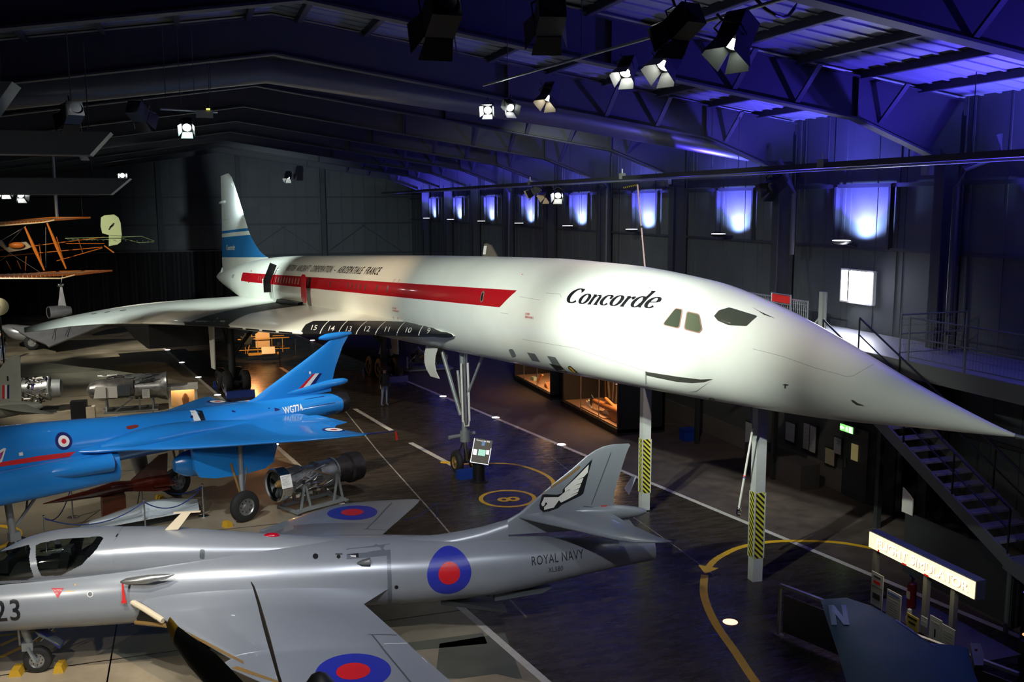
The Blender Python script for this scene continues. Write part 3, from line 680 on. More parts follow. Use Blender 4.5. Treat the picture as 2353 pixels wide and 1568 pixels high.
# wings
LE = [(-2.2, 1.30, 4.84), (-1.1, 1.57, 4.80), (0, 1.77, 4.75), (2.3, 2.30, 4.66), (4.8, 2.90, 4.53), (6.8, 3.45, 4.43), (8.8, 3.95, 4.38), (10.8, 4.5, 4.38), (12.5, 5.0, 4.42), (14.2, 5.6, 4.42), (16.1, 6.25, 4.38),
      (18.1, 6.9, 4.33), (20.2, 7.55, 4.26), (22.2, 8.25, 4.18), (24, 9.0, 4.09), (25.5, 9.7, 3.99), (26.8, 10.35, 3.88), (28, 11.0, 3.74), (29.3, 11.62, 3.58), (30.4, 12.15, 3.46), (31.2, 12.5, 3.40)]
TEW = [(0, 4.82), (2.4, 4.79), (4.4, 4.73), (6.4, 4.63), (8.3, 4.42), (10.2, 4.13), (11.5, 3.86), (12.6, 3.6)]
for sg, nm in ((1, 's'), (-1, 'p')):
    m = MB(); secs = [((-2.2, sg*.6, 4.86), (31.5, sg*.6, 4.82), .62)]
    for u, y_, z_ in LE:
        tw = interp(TEW, y_)[0]; ut = 31.5 if y_ < 12.2 else 31.6
        secs.append(((u, sg*y_, z_), (ut, sg*y_, tw), max(.1, .66*(1-y_/13)**.8)))
    m.wing(secs, white, 26)
    if sg == 1:
        dpm = M('dark_panel', (.03, .035, .033), .45); bi, di = m.mi(black), m.mi(dpm); lt = sorted([[q[1], q[0]] for q in LE])
        for f_ in m.bm.faces:
            c_ = f_.calc_center_median()
            if len(f_.verts) > 4 or c_.y < 1.3: continue
            d_ = c_.x-interp(lt, c_.y)[0]
            if d_ < .45 and -1.7 < c_.x < 6.95: f_.material_index = bi
            elif d_ < .5 and 12.6 < c_.x < 16.2: f_.material_index = di
        top = ((0, 0, 8), (1, 0, 0), (0, 1, 0), (0, 0, -1))
        le = [(u, y_) for u, y_, z_ in LE]
        def inner(u, off): return None
        # black heat-reference panels along the strake
        seg = [q for q in le if q[0] <= 6.9]
        off = [(seg[-1][0]+1.9, seg[-1][1]-.45), (7.0, 2.15), (4.9, 1.75), (2.6, 1.50), (.8, 1.46), (-.4, 1.45)]
        m.paint_px([[(1041, 776), (1000, 757), (968, 741), (860, 738), (720, 738), (703, 746), (695, 757), (694, 768), (700, 785), (760, 785), (860, 785), (958, 786), (1010, 781)]], black, CI, .008, 6, 1.5)
        for k_, (a, b) in enumerate((((962, 771), (978, 743)), ((911, 770), (930, 741)), ((862, 769), (885, 740)), ((818, 768), (842, 739)), ((777, 768), (798, 738)), ((735, 767), (756, 738)))):
            c_ = ((a[0]*.6+b[0]*.4)-4, a[1]*.45+b[1]*.55); pts = [(a[0]*(1-t)**2+c_[0]*2*t*(1-t)+b[0]*t*t, a[1]*(1-t)**2+c_[1]*2*t*(1-t)+b[1]*t*t) for t in (0, .2, .4, .6, .8, 1)]
            m.paint_px([[(p0[0], p0[1]), (p1[0], p1[1]), (p1[0]+2, p1[1]), (p0[0]+2, p0[1])] for p0, p1 in zip(pts[:-1], pts[1:])], offwhite, CI, .014, 5, 1)
        for t_, px_, py_ in (('9', 979, 767), ('10', 928, 765), ('11', 880, 763), ('12', 833, 762), ('13', 791, 762), ('14', 751, 761), ('15', 711, 759)):
            b = textbm(t_, 17, .35, 1.0, .95, .02)
            for v in b.verts: v.co = Vector((px_+v.co.x, py_-v.co.y+v.co.x*.04, 0))
            o_ = CI @ CAM; R_ = CI.to_3x3(); m._lay(m._grid(b, 4), lambda x, y: (o_, (R_ @ ray(x, y)).normalized()), offwhite, .016, 1)
        m.paint_px([[(427, 746), (440, 739), (470, 728), (520, 715), (580, 703), (640, 694), (680, 688), (716, 690), (714, 700), (680, 704), (620, 712), (570, 722), (545, 733), (528, 744), (524, 757), (480, 755), (425, 751)]], M('dark_panel', (.03, .035, .033), .45), CI, .006, 7, 2)
        m.paint_px([[(524+i*38+3, 752+i*3.2), (524+i*38+34, 754.6+i*3.2), (524+i*38+34, 757.2+i*3.2), (524+i*38+3, 754.6+i*3.2)] for i in range(4)], black, CI, .012, 6, 1)
        m.paint_px([[(210, 722), (222, 720), (222, 721), (210, 723)], [(240, 718), (252, 716), (252, 717), (240, 719)], [(275, 714), (290, 712), (290, 713), (275, 715)]], dark, CI, .008, 6, 2)
    m.build('wing', con)
# raised dark fence by the wing root
m = MB(); m.prism([(17.9, 1.3, 5.0), (11.9, 1.42, 5.0), (11.9, 1.42, 5.1), (17.9, 1.3, 5.3)][:0] or [(18.2, 1.42, 5.0), (14.2, 1.42, 5.0), (14.0, 1.42, 5.22), (17.8, 1.42, 5.24)], (0, .22, -.02), black); m.build('wing_root_strip', con)
# fin
m = MB()
F_ = [(12.62, 34.0, 37.8), (12.5, 34.25, 37.85), (12.3, 34.4, 37.9), (10.23, 31.98, 38.2), (8.82, 30.47, 38.5), (8.3, 29.6, 38.6), (8.0, 28.95, 38.7), (7.6, 27.9, 38.8), (7.35, 26.9, 38.9), (7.1, 25.6, 38.95), (6.2, 25.8, 38.95)]
F_ = [(12.62, 35.3, 37.8)]+[(w_, a, b) for w_, a, b in F_[2:]]
T2 = sorted([list(q) for q in F_]); F_ = [(w_, *interp(T2, w_)) for w_ in sorted(set([q[0] for q in F_]+[7.2, 8.55, 8.80, 8.97, 9.5, 11, 11.6]), reverse=True)]
rs = []
for w_, a, b in F_:
    t = .07+.36*max(0, (12.6-w_)/6.4)*.5; r = []
    n = 14
    for k_ in range(n+1):
        c_ = (1-cos(pi*k_/n))/2; r.append(Vector((a+(b-a)*c_, t*(sqrt(c_)*1.5*(1-c_)+.02), w_)))
    rs.append(r+[Vector((p.x, -p.y, p.z)) for p in reversed(r)])
m.rings(rs, white)
for f_ in m.bm.faces:
    z_ = f_.calc_center_median().z
    if 7.2 < z_ < 8.55 or 8.80 < z_ < 8.97: f_.material_index = m.mi(finblue)
F2 = lambda polys, mt, e=.006: m.paint(polys, mt, flat, e, .4)
tp, wd = serif('Concorde', .2, .2); k_ = 2.9/wd
m.paint([[(a*k_, b*1.15) for a, b in q] for q in tp], offwhite, ((37.0, 4, 7.68), (-1, 0, 0), (0, 0, 1), (0, -1, 0)), .012, .3)
F2([rrect(37.0, 10.6, 38.2, 10.62, .005), rrect(37.0, 9.7, 37.02, 10.6, .005), rrect(35.6, 9.68, 38.2, 9.7, .005)], ln)
m.build('fin', con)
m = MB(); body(m, [(36.2, 10.9, 10.84, .03), (36.8, 11.0, 10.75, .1), (37.8, 11.0, 10.75, .16), (38.5, 10.95, 10.8, .12)], white, 12, .2); m.build('rudder_fairing', con)
m = MB(); body(m, [(39.0, 6.5, 6.4, .04), (39.4, 6.3, 5.6, .14), (40.6, 6.0, 5.7, .12), (40.9, 5.88, 5.8, .04)], M('tail_white', (.85, .85, .8), .4), 12, .2); m.build('tail_bumper', con)
m = MB(); m.prism([(-1.75, .02, 7.2), (-2.75, .02, 7.2), (-2.35, .02, 7.55), (-2.05, .02, 7.62), (-1.9, .02, 7.6)], (0, -.05, 0), M('aerial_dark', (.12, .1, .08), .5)); m.prism([(-1.8, .03, 7.28), (-2.0, .03, 7.28), (-2.1, .03, 7.54), (-1.9, .03, 7.54)], (0, -.002, 0), offwhite); m.build('aerial', con)
# cabin doors
m = MB(); m.bar((19.3, 1.35, 6.9), (19.3, 1.75, 6.0), .35, .05, black, (1, 0, 0)); m.bar((19.3, 1.72, 6.05), (19.3, 1.72, 5.5), .35, .05, black, (1, 0, 0)); m.box((19.75, 1.75, 5.85), (.55, .05, .62), offwhite); o = m.build('cabin_door', con); o['label'] = 'open black and white door'
m = MB()
m.prism([(a, 1.78-abs(b-5.85)**2*.12, b) for a, b in rrect(12.3, 5.25, 12.95, 6.5, .25)], (0, -.05, 0), red)
o = m.build('cabin_door', con); o['label'] = 'red door standing open'
# engine boxes below the wing, coloured black to hold the shade there
for sg in (1, -1):
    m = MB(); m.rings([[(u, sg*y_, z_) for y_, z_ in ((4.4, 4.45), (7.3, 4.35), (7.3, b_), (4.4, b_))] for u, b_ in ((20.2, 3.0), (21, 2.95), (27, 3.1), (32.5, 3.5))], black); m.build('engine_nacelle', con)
# nose gear
m = MB(); m.cyl((0, 0, 4.2), (0, 0, 1.2), .105, galv, n=16); m.cyl((0, 0, 1.3), (0, 0, .38), .07, chrome); m.cyl((0, -.42, .38), (0, .42, .38), .05, dark)
for y_ in (-.12, .12): m.cyl((-.13, y_, 3.7), (-.13, y_, 1.75), .035, offwhite, n=8)
m.tube([(-.13, .12, 1.8), (-.16, .06, 1.6), (-.16, -.06, 1.6), (-.13, -.12, 1.8)], .035, offwhite)
m.cyl((.1, -.4, 1.28), (.1, .55, 1.22), .07, galv); m.cyl((0, 0, 1.05), (0, 0, 1.42), .17, galv)
ng = m.build('nose_gear', con)
m = MB()
for y_ in (-.45, .45): m.cyl((.75, y_, 4.2), (.05, y_*.25, 1.95), .07, galv)
m.cyl((-.9, -.4, 4.2), (-.05, -.1, 2.6), .045, galv); m.cyl((.45, .0, 3.4), (.1, 0, 1.5), .05, steel); m.build('drag_brace', ng)
for y_ in (-.33, .33): wheel('wheel', ng, (0, y_, .395), .395, .22, hubm=brass)
m = MB(); m.tube([(.1, .05, 1.0), (.3, .1, .7), (.15, .15, .45)], .02, black); m.build('brake_hose', ng)
m = MB(); m.rings([[(a_, y_, z_), (a_+dd, y_, z_), (a_+dd, y_+.03, z_), (a_, y_+.03, z_)] for z_, y_, a_, dd in ((4.2, .70, .42, .95), (3.95, .79, .42, .90), (3.7, .83, .40, .85), (3.45, .81, .36, .80), (3.2, .72, .30, .72))], offwhite)
m.build('gear_door', ng)
# main gear: four-wheel bogies
for sg in (1, -1):
    y0 = sg*3.86; z0 = .86
    m = MB(); m.cyl((18.2, y0, 4.4), (18.2, y0, z0+.55), .17, dark); m.cyl((18.2, y0, z0+.55), (18.2, y0, z0+.5), .2, dark); m.cyl((18.2, y0-sg*1.4, 4.2), (18.2, y0, 2.5), .09, dark); m.cyl((20.2, y0, 4.2), (18.2, y0, 2.2), .07, dark)
    g = m.build('main_gear', con); m = MB(); m.bar((17.4, y0, z0+.5), (19, y0, z0+.5), .22, .22, dark)
    for du in (-.72, .72): m.cyl((18.2+du, y0-.5, z0+.5), (18.2+du, y0+.5, z0+.5), .07, dark)
    m.build('bogie_beam', g)
    for du in (-.72, .72):
        for dy in (-.42, .42): wheel('wheel', g, (18.2+du, y0+dy, z0+.555), .555, .38, hubm=dark)
    m = MB(); m.prism([(19.4, y0+sg*.75, 4.3), (18.0, y0+sg*.75, 4.3), (18.1, y0+sg*.8, 2.0), (18.9, y0+sg*.8, 2.0)], (0, .05, 0), offwhite); m.build('gear_door', g)
# hatches with wooden props below the fuselage
for px_, py_ in ((1223, 831), (1273, 842)):
    q = CM.inverted() @ onx(px_, py_, 10.2)
# blue chocks
def chock(loc, rz_, label, mt, s=(.5, .8, .3), grp=None):
    m = MB(); a, b, c_ = s; m.prism([(-a/2, -b/2, 0), (a/2, -b/2, 0), (a*.3, -b/2, c_), (-a*.3, -b/2, c_)], (0, b, 0), mt); o = m.build('wheel_chock'); o.location = loc; o.rotation_euler = (0, 0, rz_); return tag(o, label, 'wheel chock', grp)
bl = M('chock_blue', (.005, .035, .25), .5)
def cwp(u, y, z=0): q = CM @ Vector((u, y, 0)); return (q.x, q.y, z)
chock(cwp(-.05, -.33), CR[2], 'blue chock under the far nose wheel of the white airliner', bl, (1.1, .45, .06))
chock(cwp(-.62, .3), CR[2], 'blue wedge in front of the near nose wheel of the white airliner', bl, (.35, .6, .3))
for sg, nm in ((1, 'near'), (-1, 'far')):
    for k_ in (-1, 1): chock(cwp(18.2+k_*1.5, sg*3.86), CR[2], 'dark blue chock %s the %s main wheels of the white airliner' % ('ahead of' if k_ < 0 else 'behind', nm), bl, (.35, 1.3, .3))
# access walkway posts and deck on the far side of the nose
post = M('post_grey', (.42, .44, .42), .5, noise=.1, nscale=5)
hz = bpy.data.materials.new('hazard_stripes'); hz.use_nodes = True; nt = hz.node_tree; bs = nt.nodes['Principled BSDF']; bs.inputs['Roughness'].default_value = .5
tc = nt.nodes.new('ShaderNodeTexCoord'); sx = nt.nodes.new('ShaderNodeSeparateXYZ'); nt.links.new(tc.outputs['Object'], sx.inputs[0])
a1 = nt.nodes.new('ShaderNodeMath'); a1.operation = 'SUBTRACT'; nt.links.new(sx.outputs[0], a1.inputs[0]); nt.links.new(sx.outputs[1], a1.inputs[1])
a2 = nt.nodes.new('ShaderNodeMath'); a2.operation = 'ADD'; nt.links.new(a1.outputs[0], a2.inputs[0]); nt.links.new(sx.outputs[2], a2.inputs[1])
a3 = nt.nodes.new('ShaderNodeMath'); a3.operation = 'MULTIPLY'; a3.inputs[1].default_value = 7.5; nt.links.new(a2.outputs[0], a3.inputs[0])
a4 = nt.nodes.new('ShaderNodeMath'); a4.operation = 'FRACT'; nt.links.new(a3.outputs[0], a4.inputs[0])
a5 = nt.nodes.new('ShaderNodeMath'); a5.operation = 'GREATER_THAN'; a5.inputs[1].default_value = .5; nt.links.new(a4.outputs[0], a5.inputs[0])
mx = nt.nodes.new('ShaderNodeMix'); mx.data_type = 'RGBA'; mx.inputs[6].default_value = (.01, .01, .01, 1); mx.inputs[7].default_value = (.55, .5, .04, 1); nt.links.new(a5.outputs[0], mx.inputs[0]); nt.links.new(mx.outputs[2], bs.inputs['Base Color'])
for (x, y), lb in (((12.19, 24.43), 'grey post with yellow and black stripes, farther of two below the nose'), ((12.38, 18.89), 'grey post with yellow and black stripes, nearer of two below the nose')):
    t = thing('support_post', lb, 'post', (x, y, 0), (0, 0, radians(-4)), 'posts below the airliner nose')
    m = MB(); m.box((0, 0, 2.25), (.25, .25, 4.5), post); m.build('column', t)
    m = MB(); m.box((0, 0, 1.38), (.262, .262, 1.6), hz)
    for sx_, sy_ in ((-1, -1), (1, -1), (-1, 1), (1, 1)): m.box((sx_*.128, sy_*.128, 1.38), (.03, .03, 1.6), post)
    m.build('hazard_sleeve', t)
m = MB(); m.box((12.5, 21.5, 4.6), (1.3, 7.2, .14), dark); m.box((15.0, 24.0, 4.6), (3.8, 1.3, .14), dark)
for y in (18.5, 20.5, 22.5, 25): m.cyl((13.1, y, 4.6), (13.1, y, 5.6), .02, steel)
m.cyl((13.1, 18, 5.6), (13.1, 23.3, 5.6), .02, steel); m.bar((12.2, 18.9, 4.5), (12.2, 19.9, 3.9), .08, .08, dark)
tag(m.build('walkway'), 'raised access walkway behind the airliner nose, on the two striped posts', 'walkway')
m = MB(); a, b = onx(1465, 425, 12), onx(1484, 636, 12); m.cyl(b+(b-a)*.9, a, .022, M('mast_pink', (.55, .42, .4), .5), n=10); m.cyl(a.lerp(b, .45), a.lerp(b, .47), .035, black); m.bar(a, onx(1433, 432, 12), .04, .04, hz); tag(m.build('mast'), 'thin leaning mast with a striped arm rising behind the airliner', 'mast')
m = MB(); a, b = onx(1730, 985, 12), onx(1698, 1168, 12); m.cyl(a, b, .028, offwhite, n=10); c_ = a.lerp(b, .58); m.cyl(c_, c_+(b-a)*.012, .036, redb, n=10); m.cyl(c_+(b-a)*.02, c_+(b-a)*.03, .036, rblue, n=10)
m.ball(b+Vector((0, 0, -.03)), .06, chrome); m.ball(b+Vector((0, 0, -.15)), .05, chrome); m.tube([b+Vector((.06*cos(t*.7), 0, -.1+.09*sin(t*.7))) for t in range(10)], .014, chrome); m.cyl(a, a+Vector((0, .3, .9)), .012, steel); tag(m.build('hanging_rod'), 'white rod with a red band and chrome shackle hung beside the nearer striped post', 'rod')
# ---------------------------------------------------------------- grey naval jet in the foreground
HL, HR = (-3.21, 19.43, 0), (0, 0, radians(-9)); HM = mat_of(HL, HR); HI = HM.inverted()
hj = thing('naval_jet', 'grey naval jet with blue and red roundels and a white bird emblem on its tail', 'fighter jet', HL, HR)
m = MB()
body(m, [(-2.6, 1.75, 1.5, .05), (-2.3, 1.95, 1.3, .3), (-1.6, 2.12, 1.08, .6), (-.8, 2.2, .98, .74), (0, 2.22, .96, .78), (2, 2.3, .95, .84), (4, 2.34, .95, .86), (6, 2.32, .96, .80), (7.6, 2.22, .93, .72), (9, 2.15, .98, .62), (10.2, 2.06, 1.15, .5), (11.3, 1.98, 1.33, .37), (12.3, 1.93, 1.45, .27)], grey, 48, .22, ex=2.1)
# dorsal spine behind the cockpit
body(m, [(1.66, 2.755, 1.9, .655), (1.8, 2.75, 1.9, .645), (2.4, 2.72, 1.9, .58), (3.4, 2.6, 1.9, .48), (4.6, 2.45, 1.9, .36), (6, 2.31, 1.9, .26), (7.6, 2.25, 1.9, .22), (8.6, 2.36, 1.9, .19), (9.2, 2.5, 1.9, .15)], grey, 32, .2, ex=2.2)
m.paint([rrect(-.75, -.56, 1.7, .56, .3)], M('cockpit_black', (.012, .012, .012), .7), ((0, 0, 4), (1, 0, 0), (0, 1, 0), (0, 0, -1)), .006, .1)
def HP(polys, mt, eps=.004, cell=9, amax=.7): m.paint_px(polys, mt, HI, eps, cell, amax)
hax = ((0, -3, 0), (1, 0, 0), (0, 0, 1), (0, 1, 0))
def circ(cx, cy, r, n=40): return [(cx+r*cos(2*pi*k/n), cy+r*sin(2*pi*k/n)) for k in range(n)]
m.paint([circ(7.93, 1.70, .44)], rblue, hax, .004, .08); m.paint([circ(7.93, 1.70, .215)], rred, hax, .007, .08)
m.paint_text('ROYAL NAVY', .235, black, ((9.6, -3, 1.70), (1, 0, .03), (0, 0, 1), (0, 1, 0)), 0, .72, .05, .007, 1.1)
m.paint_text('XL580', .15, black, ((9.95, -3, 1.52), (1, 0, .03), (0, 0, 1), (0, 1, 0)), 0, .72, .05, .007, 1.1)
m.paint_text('823'[:0]+'23', .56, black, ((-.41, -3, 1.39), (1, 0, .03), (0, 0, 1), (0, 1, 0)), 0, .82, .1, .005, 1.12, .008)
m.paint([[(6.72, .9), (6.80, .9), (6.80, 2.4), (6.72, 2.4)]], M('band_grey', (.14, .16, .19), .3, .2), hax, .003, .08)
m.paint([[(5.95, 2.1), (6.8, 2.1), (6.8, 2.6), (5.95, 2.6)]], M('band_grey', (.14, .16, .19), .3), hax, .003, .08)
HP([[(118, 1352), (147, 1352), (133, 1376)]], M('warning_red', (.5, .02, .05), .4))
b = textbm('CAUTION\n  SEAT', 6.5, 0, .75)
for v in b.verts: v.co = Vector((121+v.co.x, 1360-v.co.y, 0))
o_ = HI @ CAM; R_ = HI.to_3x3(); m._lay(m._grid(b, 4), lambda x, y: (o_, (R_ @ ray(x, y)).normalized()), offwhite, .007, .5)
HP([circ(207, 1366, 7.5, 16)], M('panel_light', (.6, .62, .6), .3)); HP([circ(207, 1366, 5, 12)], M('hatch_grey', (.2, .2, .2), .5), .006)
HP([rnd([(460, 1262), (471, 1264), (470, 1286), (458, 1284)], .3)], greyd); HP([circ(725, 1279, 6.5, 16)], black); HP([circ(778, 1280, 4.5, 14)], black, .006); HP([circ(911, 1350, 4.5, 14)], black)
HP([[(771, 1273), (787, 1273), (787, 1275), (771, 1275)], [(797, 1275), (824, 1272), (824, 1282), (818, 1281), (818, 1276)]], black); HP([[(804, 1277), (818, 1277), (818, 1281), (808, 1280)]], offwhite)
HP([[(172, 1342), (174, 1342), (174, 1347), (172, 1347)], [(152, 1358), (172, 1359), (172, 1360), (152, 1360)]], yel)
m.build('fuselage', hj)
# fin
m = MB()
FN = [(2.2, 8.3, 11.9), (2.4, 9.0, 11.75), (2.63, 9.45, 11.45), (2.9, 9.78, 11.45), (3.2, 10.15, 11.53), (3.5, 10.55, 11.62), (3.75, 10.85, 11.70), (3.88, 11.05, 11.75), (3.95, 11.22, 11.79), (3.985, 11.42, 11.76)]
rs = []
for w_, a, b in FN:
    t = .012+.09*(4.05-w_)/1.8; r = []
    for k in range(15):
        c_ = (1-cos(pi*k/14))/2; r.append(Vector((a+(b-a)*c_, t*(sqrt(c_)*1.6*(1-c_*.9)), w_)))
    rs.append(r+[Vector((p.x, -p.y, p.z)) for p in reversed(r)])
m.rings(rs, grey)
S = 3.7339
Z = lambda L_: [(1040+a/S, 1000+b/S) for a, b in L_]
HP([Z([(1200, 205), (1060, 350), (945, 468), (940, 500), (895, 513), (790, 508), (768, 514), (758, 550), (744, 600), (748, 635), (778, 662), (830, 655), (905, 628), (935, 600), (1100, 520), (1122, 500), (1140, 430), (1165, 330)])], black, .004)
HP([Z([(1168, 254), (1060, 365), (962, 458), (963, 488), (908, 533), (785, 535), (775, 560), (760, 590), (766, 608), (778, 612), (790, 600), (800, 578), (812, 590), (800, 604), (784, 618), (785, 643), (868, 622), (912, 560), (930, 580), (990, 550), (1070, 505), (1090, 450), (1125, 360), (1160, 320)])], offwhite, .008)
for a, b in (((1065, 385), (1125, 358)), ((1042, 436), (1108, 408)), ((1032, 480), (1092, 452)), ((1005, 520), (1080, 485)), ((958, 495), (1000, 465))):
    HP([Z([a, b, (b[0]+2, b[1]+8), (b[0]-10, b[1]+10)])], black, .011)
HP([circ(1254.5, 1157, 2.2, 10)], black, .011)
HP([[(1403, 1040), (1405, 1040), (1360, 1160), (1358, 1160)], [(1340, 1163), (1395, 1169), (1395, 1170), (1340, 1165)]], greyd, .004)
HP([[(1380, 1162), (1394, 1161), (1395, 1166), (1382, 1168)]], redb, .01)
# worn bronze leading edge
pts = [(1330, 1072), (1300, 1096), (1260, 1122), (1220, 1150), (1185, 1176), (1150, 1192), (1105, 1206)]
HP([[(p0[0]+1.5, p0[1]-2), (p1[0]+1.5, p1[1]-2), (p1[0]+2.5, p1[1]+3.5), (p0[0]+3, p0[1]+3)] for p0, p1 in zip(pts[:-1], pts[1:])], brass, .006, 5)
m.build('fin', hj)
m = MB(); body(m, [(10.4, 2.62, 2.52, .03), (10.9, 2.68, 2.42, .11), (11.5, 2.68, 2.38, .14), (12.0, 2.6, 2.42, .1), (12.15, 2.55, 2.47, .04)], grey, 20, .12)
m.cyl((12.15, 0, 2.51), (12.25, 0, 2.51), .02, black); HP([[(1391, 1183), (1402, 1184), (1402, 1191), (1392, 1190)]], M('faded_red', (.5, .1, .08), .5)); m.build('tail_fairing', hj)
m = MB(); m.prism([(11.8, .4, 2.9), (11.95, .38, 3.15), (12.05, .38, 3.15), (11.9, .4, 2.75)], (0, .03, 0), M('violet_grey', (.4, .4, .5), .3)); m.build('tail_plate', hj)
# tailplanes
for sg in (-1, 1):
    m = MB(); m.wing([((9.45, sg*.05, 2.55), (11.35, sg*.05, 2.55), .17), ((10.1, sg*.7, 2.55), (11.5, sg*.7, 2.55), .14), ((11.0, sg*1.62, 2.55), (11.85, sg*1.62, 2.55), .09), ((11.35, sg*1.86, 2.55), (12.0, sg*1.86, 2.55), .05), ((11.75, sg*1.95, 2.55), (12.06, sg*1.95, 2.55), .02)], grey, 16)
    if sg < 0:
        for a, b in (((1206, 1199), (1240, 1207)), ((1395, 1249), (1425, 1256))):
            HP([[a, b, (b[0]+2, b[1]-3), (a[0]+4, a[1]-3)]], brass, .005, 5)
    m.build('tailplane', hj)
# wings
for sg in (-1, 1):
    m = MB(); m.wing([((2.0, sg*.5, 1.62), (6.9, sg*.5, 1.50), .42), ((2.05, sg*.72, 1.6), (6.75, sg*.72, 1.5), .40), ((2.62, sg*1.35, 1.5), (6.25, sg*1.35, 1.48), .36), ((4.05, sg*3.15, 1.47), (7.0, sg*3.15, 1.46), .24),
                      ((4.06, sg*3.16, 1.46), (7.0, sg*3.16, 1.46), .24), ((3.93, sg*3.3, 1.45), (7.06, sg*3.3, 1.45), .22), ((5.0, sg*4.4, 1.44), (7.55, sg*4.45, 1.44), .15), ((5.45, sg*4.85, 1.43), (7.7, sg*4.85, 1.43), .1), ((5.9, sg*5.06, 1.43), (7.75, sg*5.06, 1.43), .06), ((6.5, sg*5.14, 1.43), (7.6, sg*5.14, 1.43), .02)], grey, 22)
    top = ((0, 0, 4), (1, 0, 0), (0, 1, 0), (0, 0, -1))
    m.paint([circ(6.05, sg*4.05, .60)], rblue, top, .005, .08); m.paint([circ(6.05, sg*4.05, .27)], rred, top, .008, .08)
    m.paint([[(5.9, sg*4.02), (7.3, sg*2.6), (7.32, sg*2.62), (5.92, sg*4.04)]] if 0 else [[(6.3, sg*2.75), (7.0, sg*2.75), (7.0, sg*2.77), (6.3, sg*2.77)]], greyd, top, .006, .2)
    m.paint([[(6.35, sg*2.75), (6.38, sg*2.75), (7.05, sg*4.8), (7.02, sg*4.8)]], greyd, top, .006, .2)
    if sg < 0:
        HP([[(407, 1335), (415, 1330), (444, 1330), (436, 1335)]], greyd, .006)
        HP([[(882, 1480), (945, 1478), (945, 1480), (882, 1482)], [(945, 1480), (990, 1526), (985, 1528), (938, 1482)]], M('chip_white', (.6, .62, .62), .4), .006)
        ed = [(378, 1428), (430, 1455), (500, 1492), (560, 1524)]
        HP([[(a[0], a[1]-3), (b[0], b[1]-3), (b[0], b[1]+3), (a[0], a[1]+3)] for a, b in zip(ed[:-1], ed[1:])], brass, .006, 5)
        HP([[(532, 1536), (640, 1572), (640, 1566), (545, 1532)]], brass, .006, 5)
    m.build('wing', hj)
    # air intake at the wing root: pale lip with a dark mouth
    m = MB(); a, b = Vector((1.93, sg*.72, 1.62)), Vector((2.66, sg*1.42, 1.47))
    m.tube([a, a.lerp(b, .5)+Vector((-.02, 0, .03)), b], .055, cream, 10)
    for t in (.15, .3, .42, .62, .88): q = a.lerp(b, t); m.tube([q, q+(b-a)*.012], .058, dark, 10)
    m.tube([a+Vector((.1, 0, -.45)), b+Vector((.05, 0, -.1))], .04, brass, 8)
    m.prism([a+Vector((.1, 0, -.03)), b+Vector((.05, 0, -.03)), b+Vector((.05, 0, -.12)), a+Vector((.12, 0, -.45))], (.04, 0, 0), black); o = m.build('air_intake', hj); o['label'] = 'cream edged air intake'
# cockpit canopy: grey shell with clear panels
clr = clear('canopy_clear', (.62, .68, .66), .10)
T_ = [(-1.25, 2.12, 1.85, .10), (-1.0, 2.22, 1.85, .30), (-.7, 2.36, 1.85, .50), (-.35, 2.52, 1.86, .63), (-.05, 2.65, 1.87, .68), (.4, 2.75, 1.88, .70), (.9, 2.78, 1.89, .70), (1.4, 2.77, 1.9, .68), (1.68, 2.757, 1.9, .658)]
def pip(x, y, P_):
    c = False
    for i in range(len(P_)):
        (x0, y0), (x1, y1) = P_[i-1], P_[i]
        if (y0 > y) != (y1 > y) and x < (x1-x0)*(y-y0)/(y1-y0)+x0: c = not c
    return c
def topix(p):
    d = HM @ p-CAM; return 1176.5+FPX*d.dot(rt)/d.dot(fw), 784-FPX*d.dot(up)/d.dot(fw)
wp1 = [(82, 1254), (92, 1249), (139, 1239), (232, 1233), (238, 1237), (221, 1264), (187, 1299), (140, 1323), (96, 1325), (87, 1308), (82, 1280)]
wp2 = [(-60, 1340), (-30, 1290), (0, 1268), (30, 1262), (66, 1252), (70, 1262), (67, 1280), (70, 1305), (78, 1326), (60, 1334), (20, 1335)]
m = MB(); body(m, T_, grey, 220, .012, ex=2.15); ci_ = m.mi(clr); dl = []
for f_ in m.bm.faces:
    p = f_.calc_center_median(); q = topix(Vector((p.x, -abs(p.y), p.z)))
    if len(f_.verts) > 4 or p.z < 2.0: dl.append(f_); continue
    if pip(*q, wp1) or pip(*q, wp2): f_.material_index = ci_
bmesh.ops.delete(m.bm, geom=dl, context='FACES')
m.build('canopy', hj)
m = MB(); m.box((.35, 0, 2.06), (1.9, 1.15, .1), black)
for sg in (-1, 1):
    m.box((.75, sg*.3, 2.28), (.16, .4, .5), black, Matrix.Rotation(.25, 3, 'Y')); m.box((.5, sg*.3, 2.14), (.45, .38, .1), black); m.box((.83, sg*.3, 2.52), (.13, .26, .14), dark)
m.prism([(-.2, -.5, 2.2), (-.42, -.45, 2.2), (-.35, -.4, 2.38), (-.2, -.45, 2.4)], (0, .95, 0), black); m.box((1.35, 0, 2.3), (.4, 1.0, .4), black); m.build('cockpit_seats', hj)
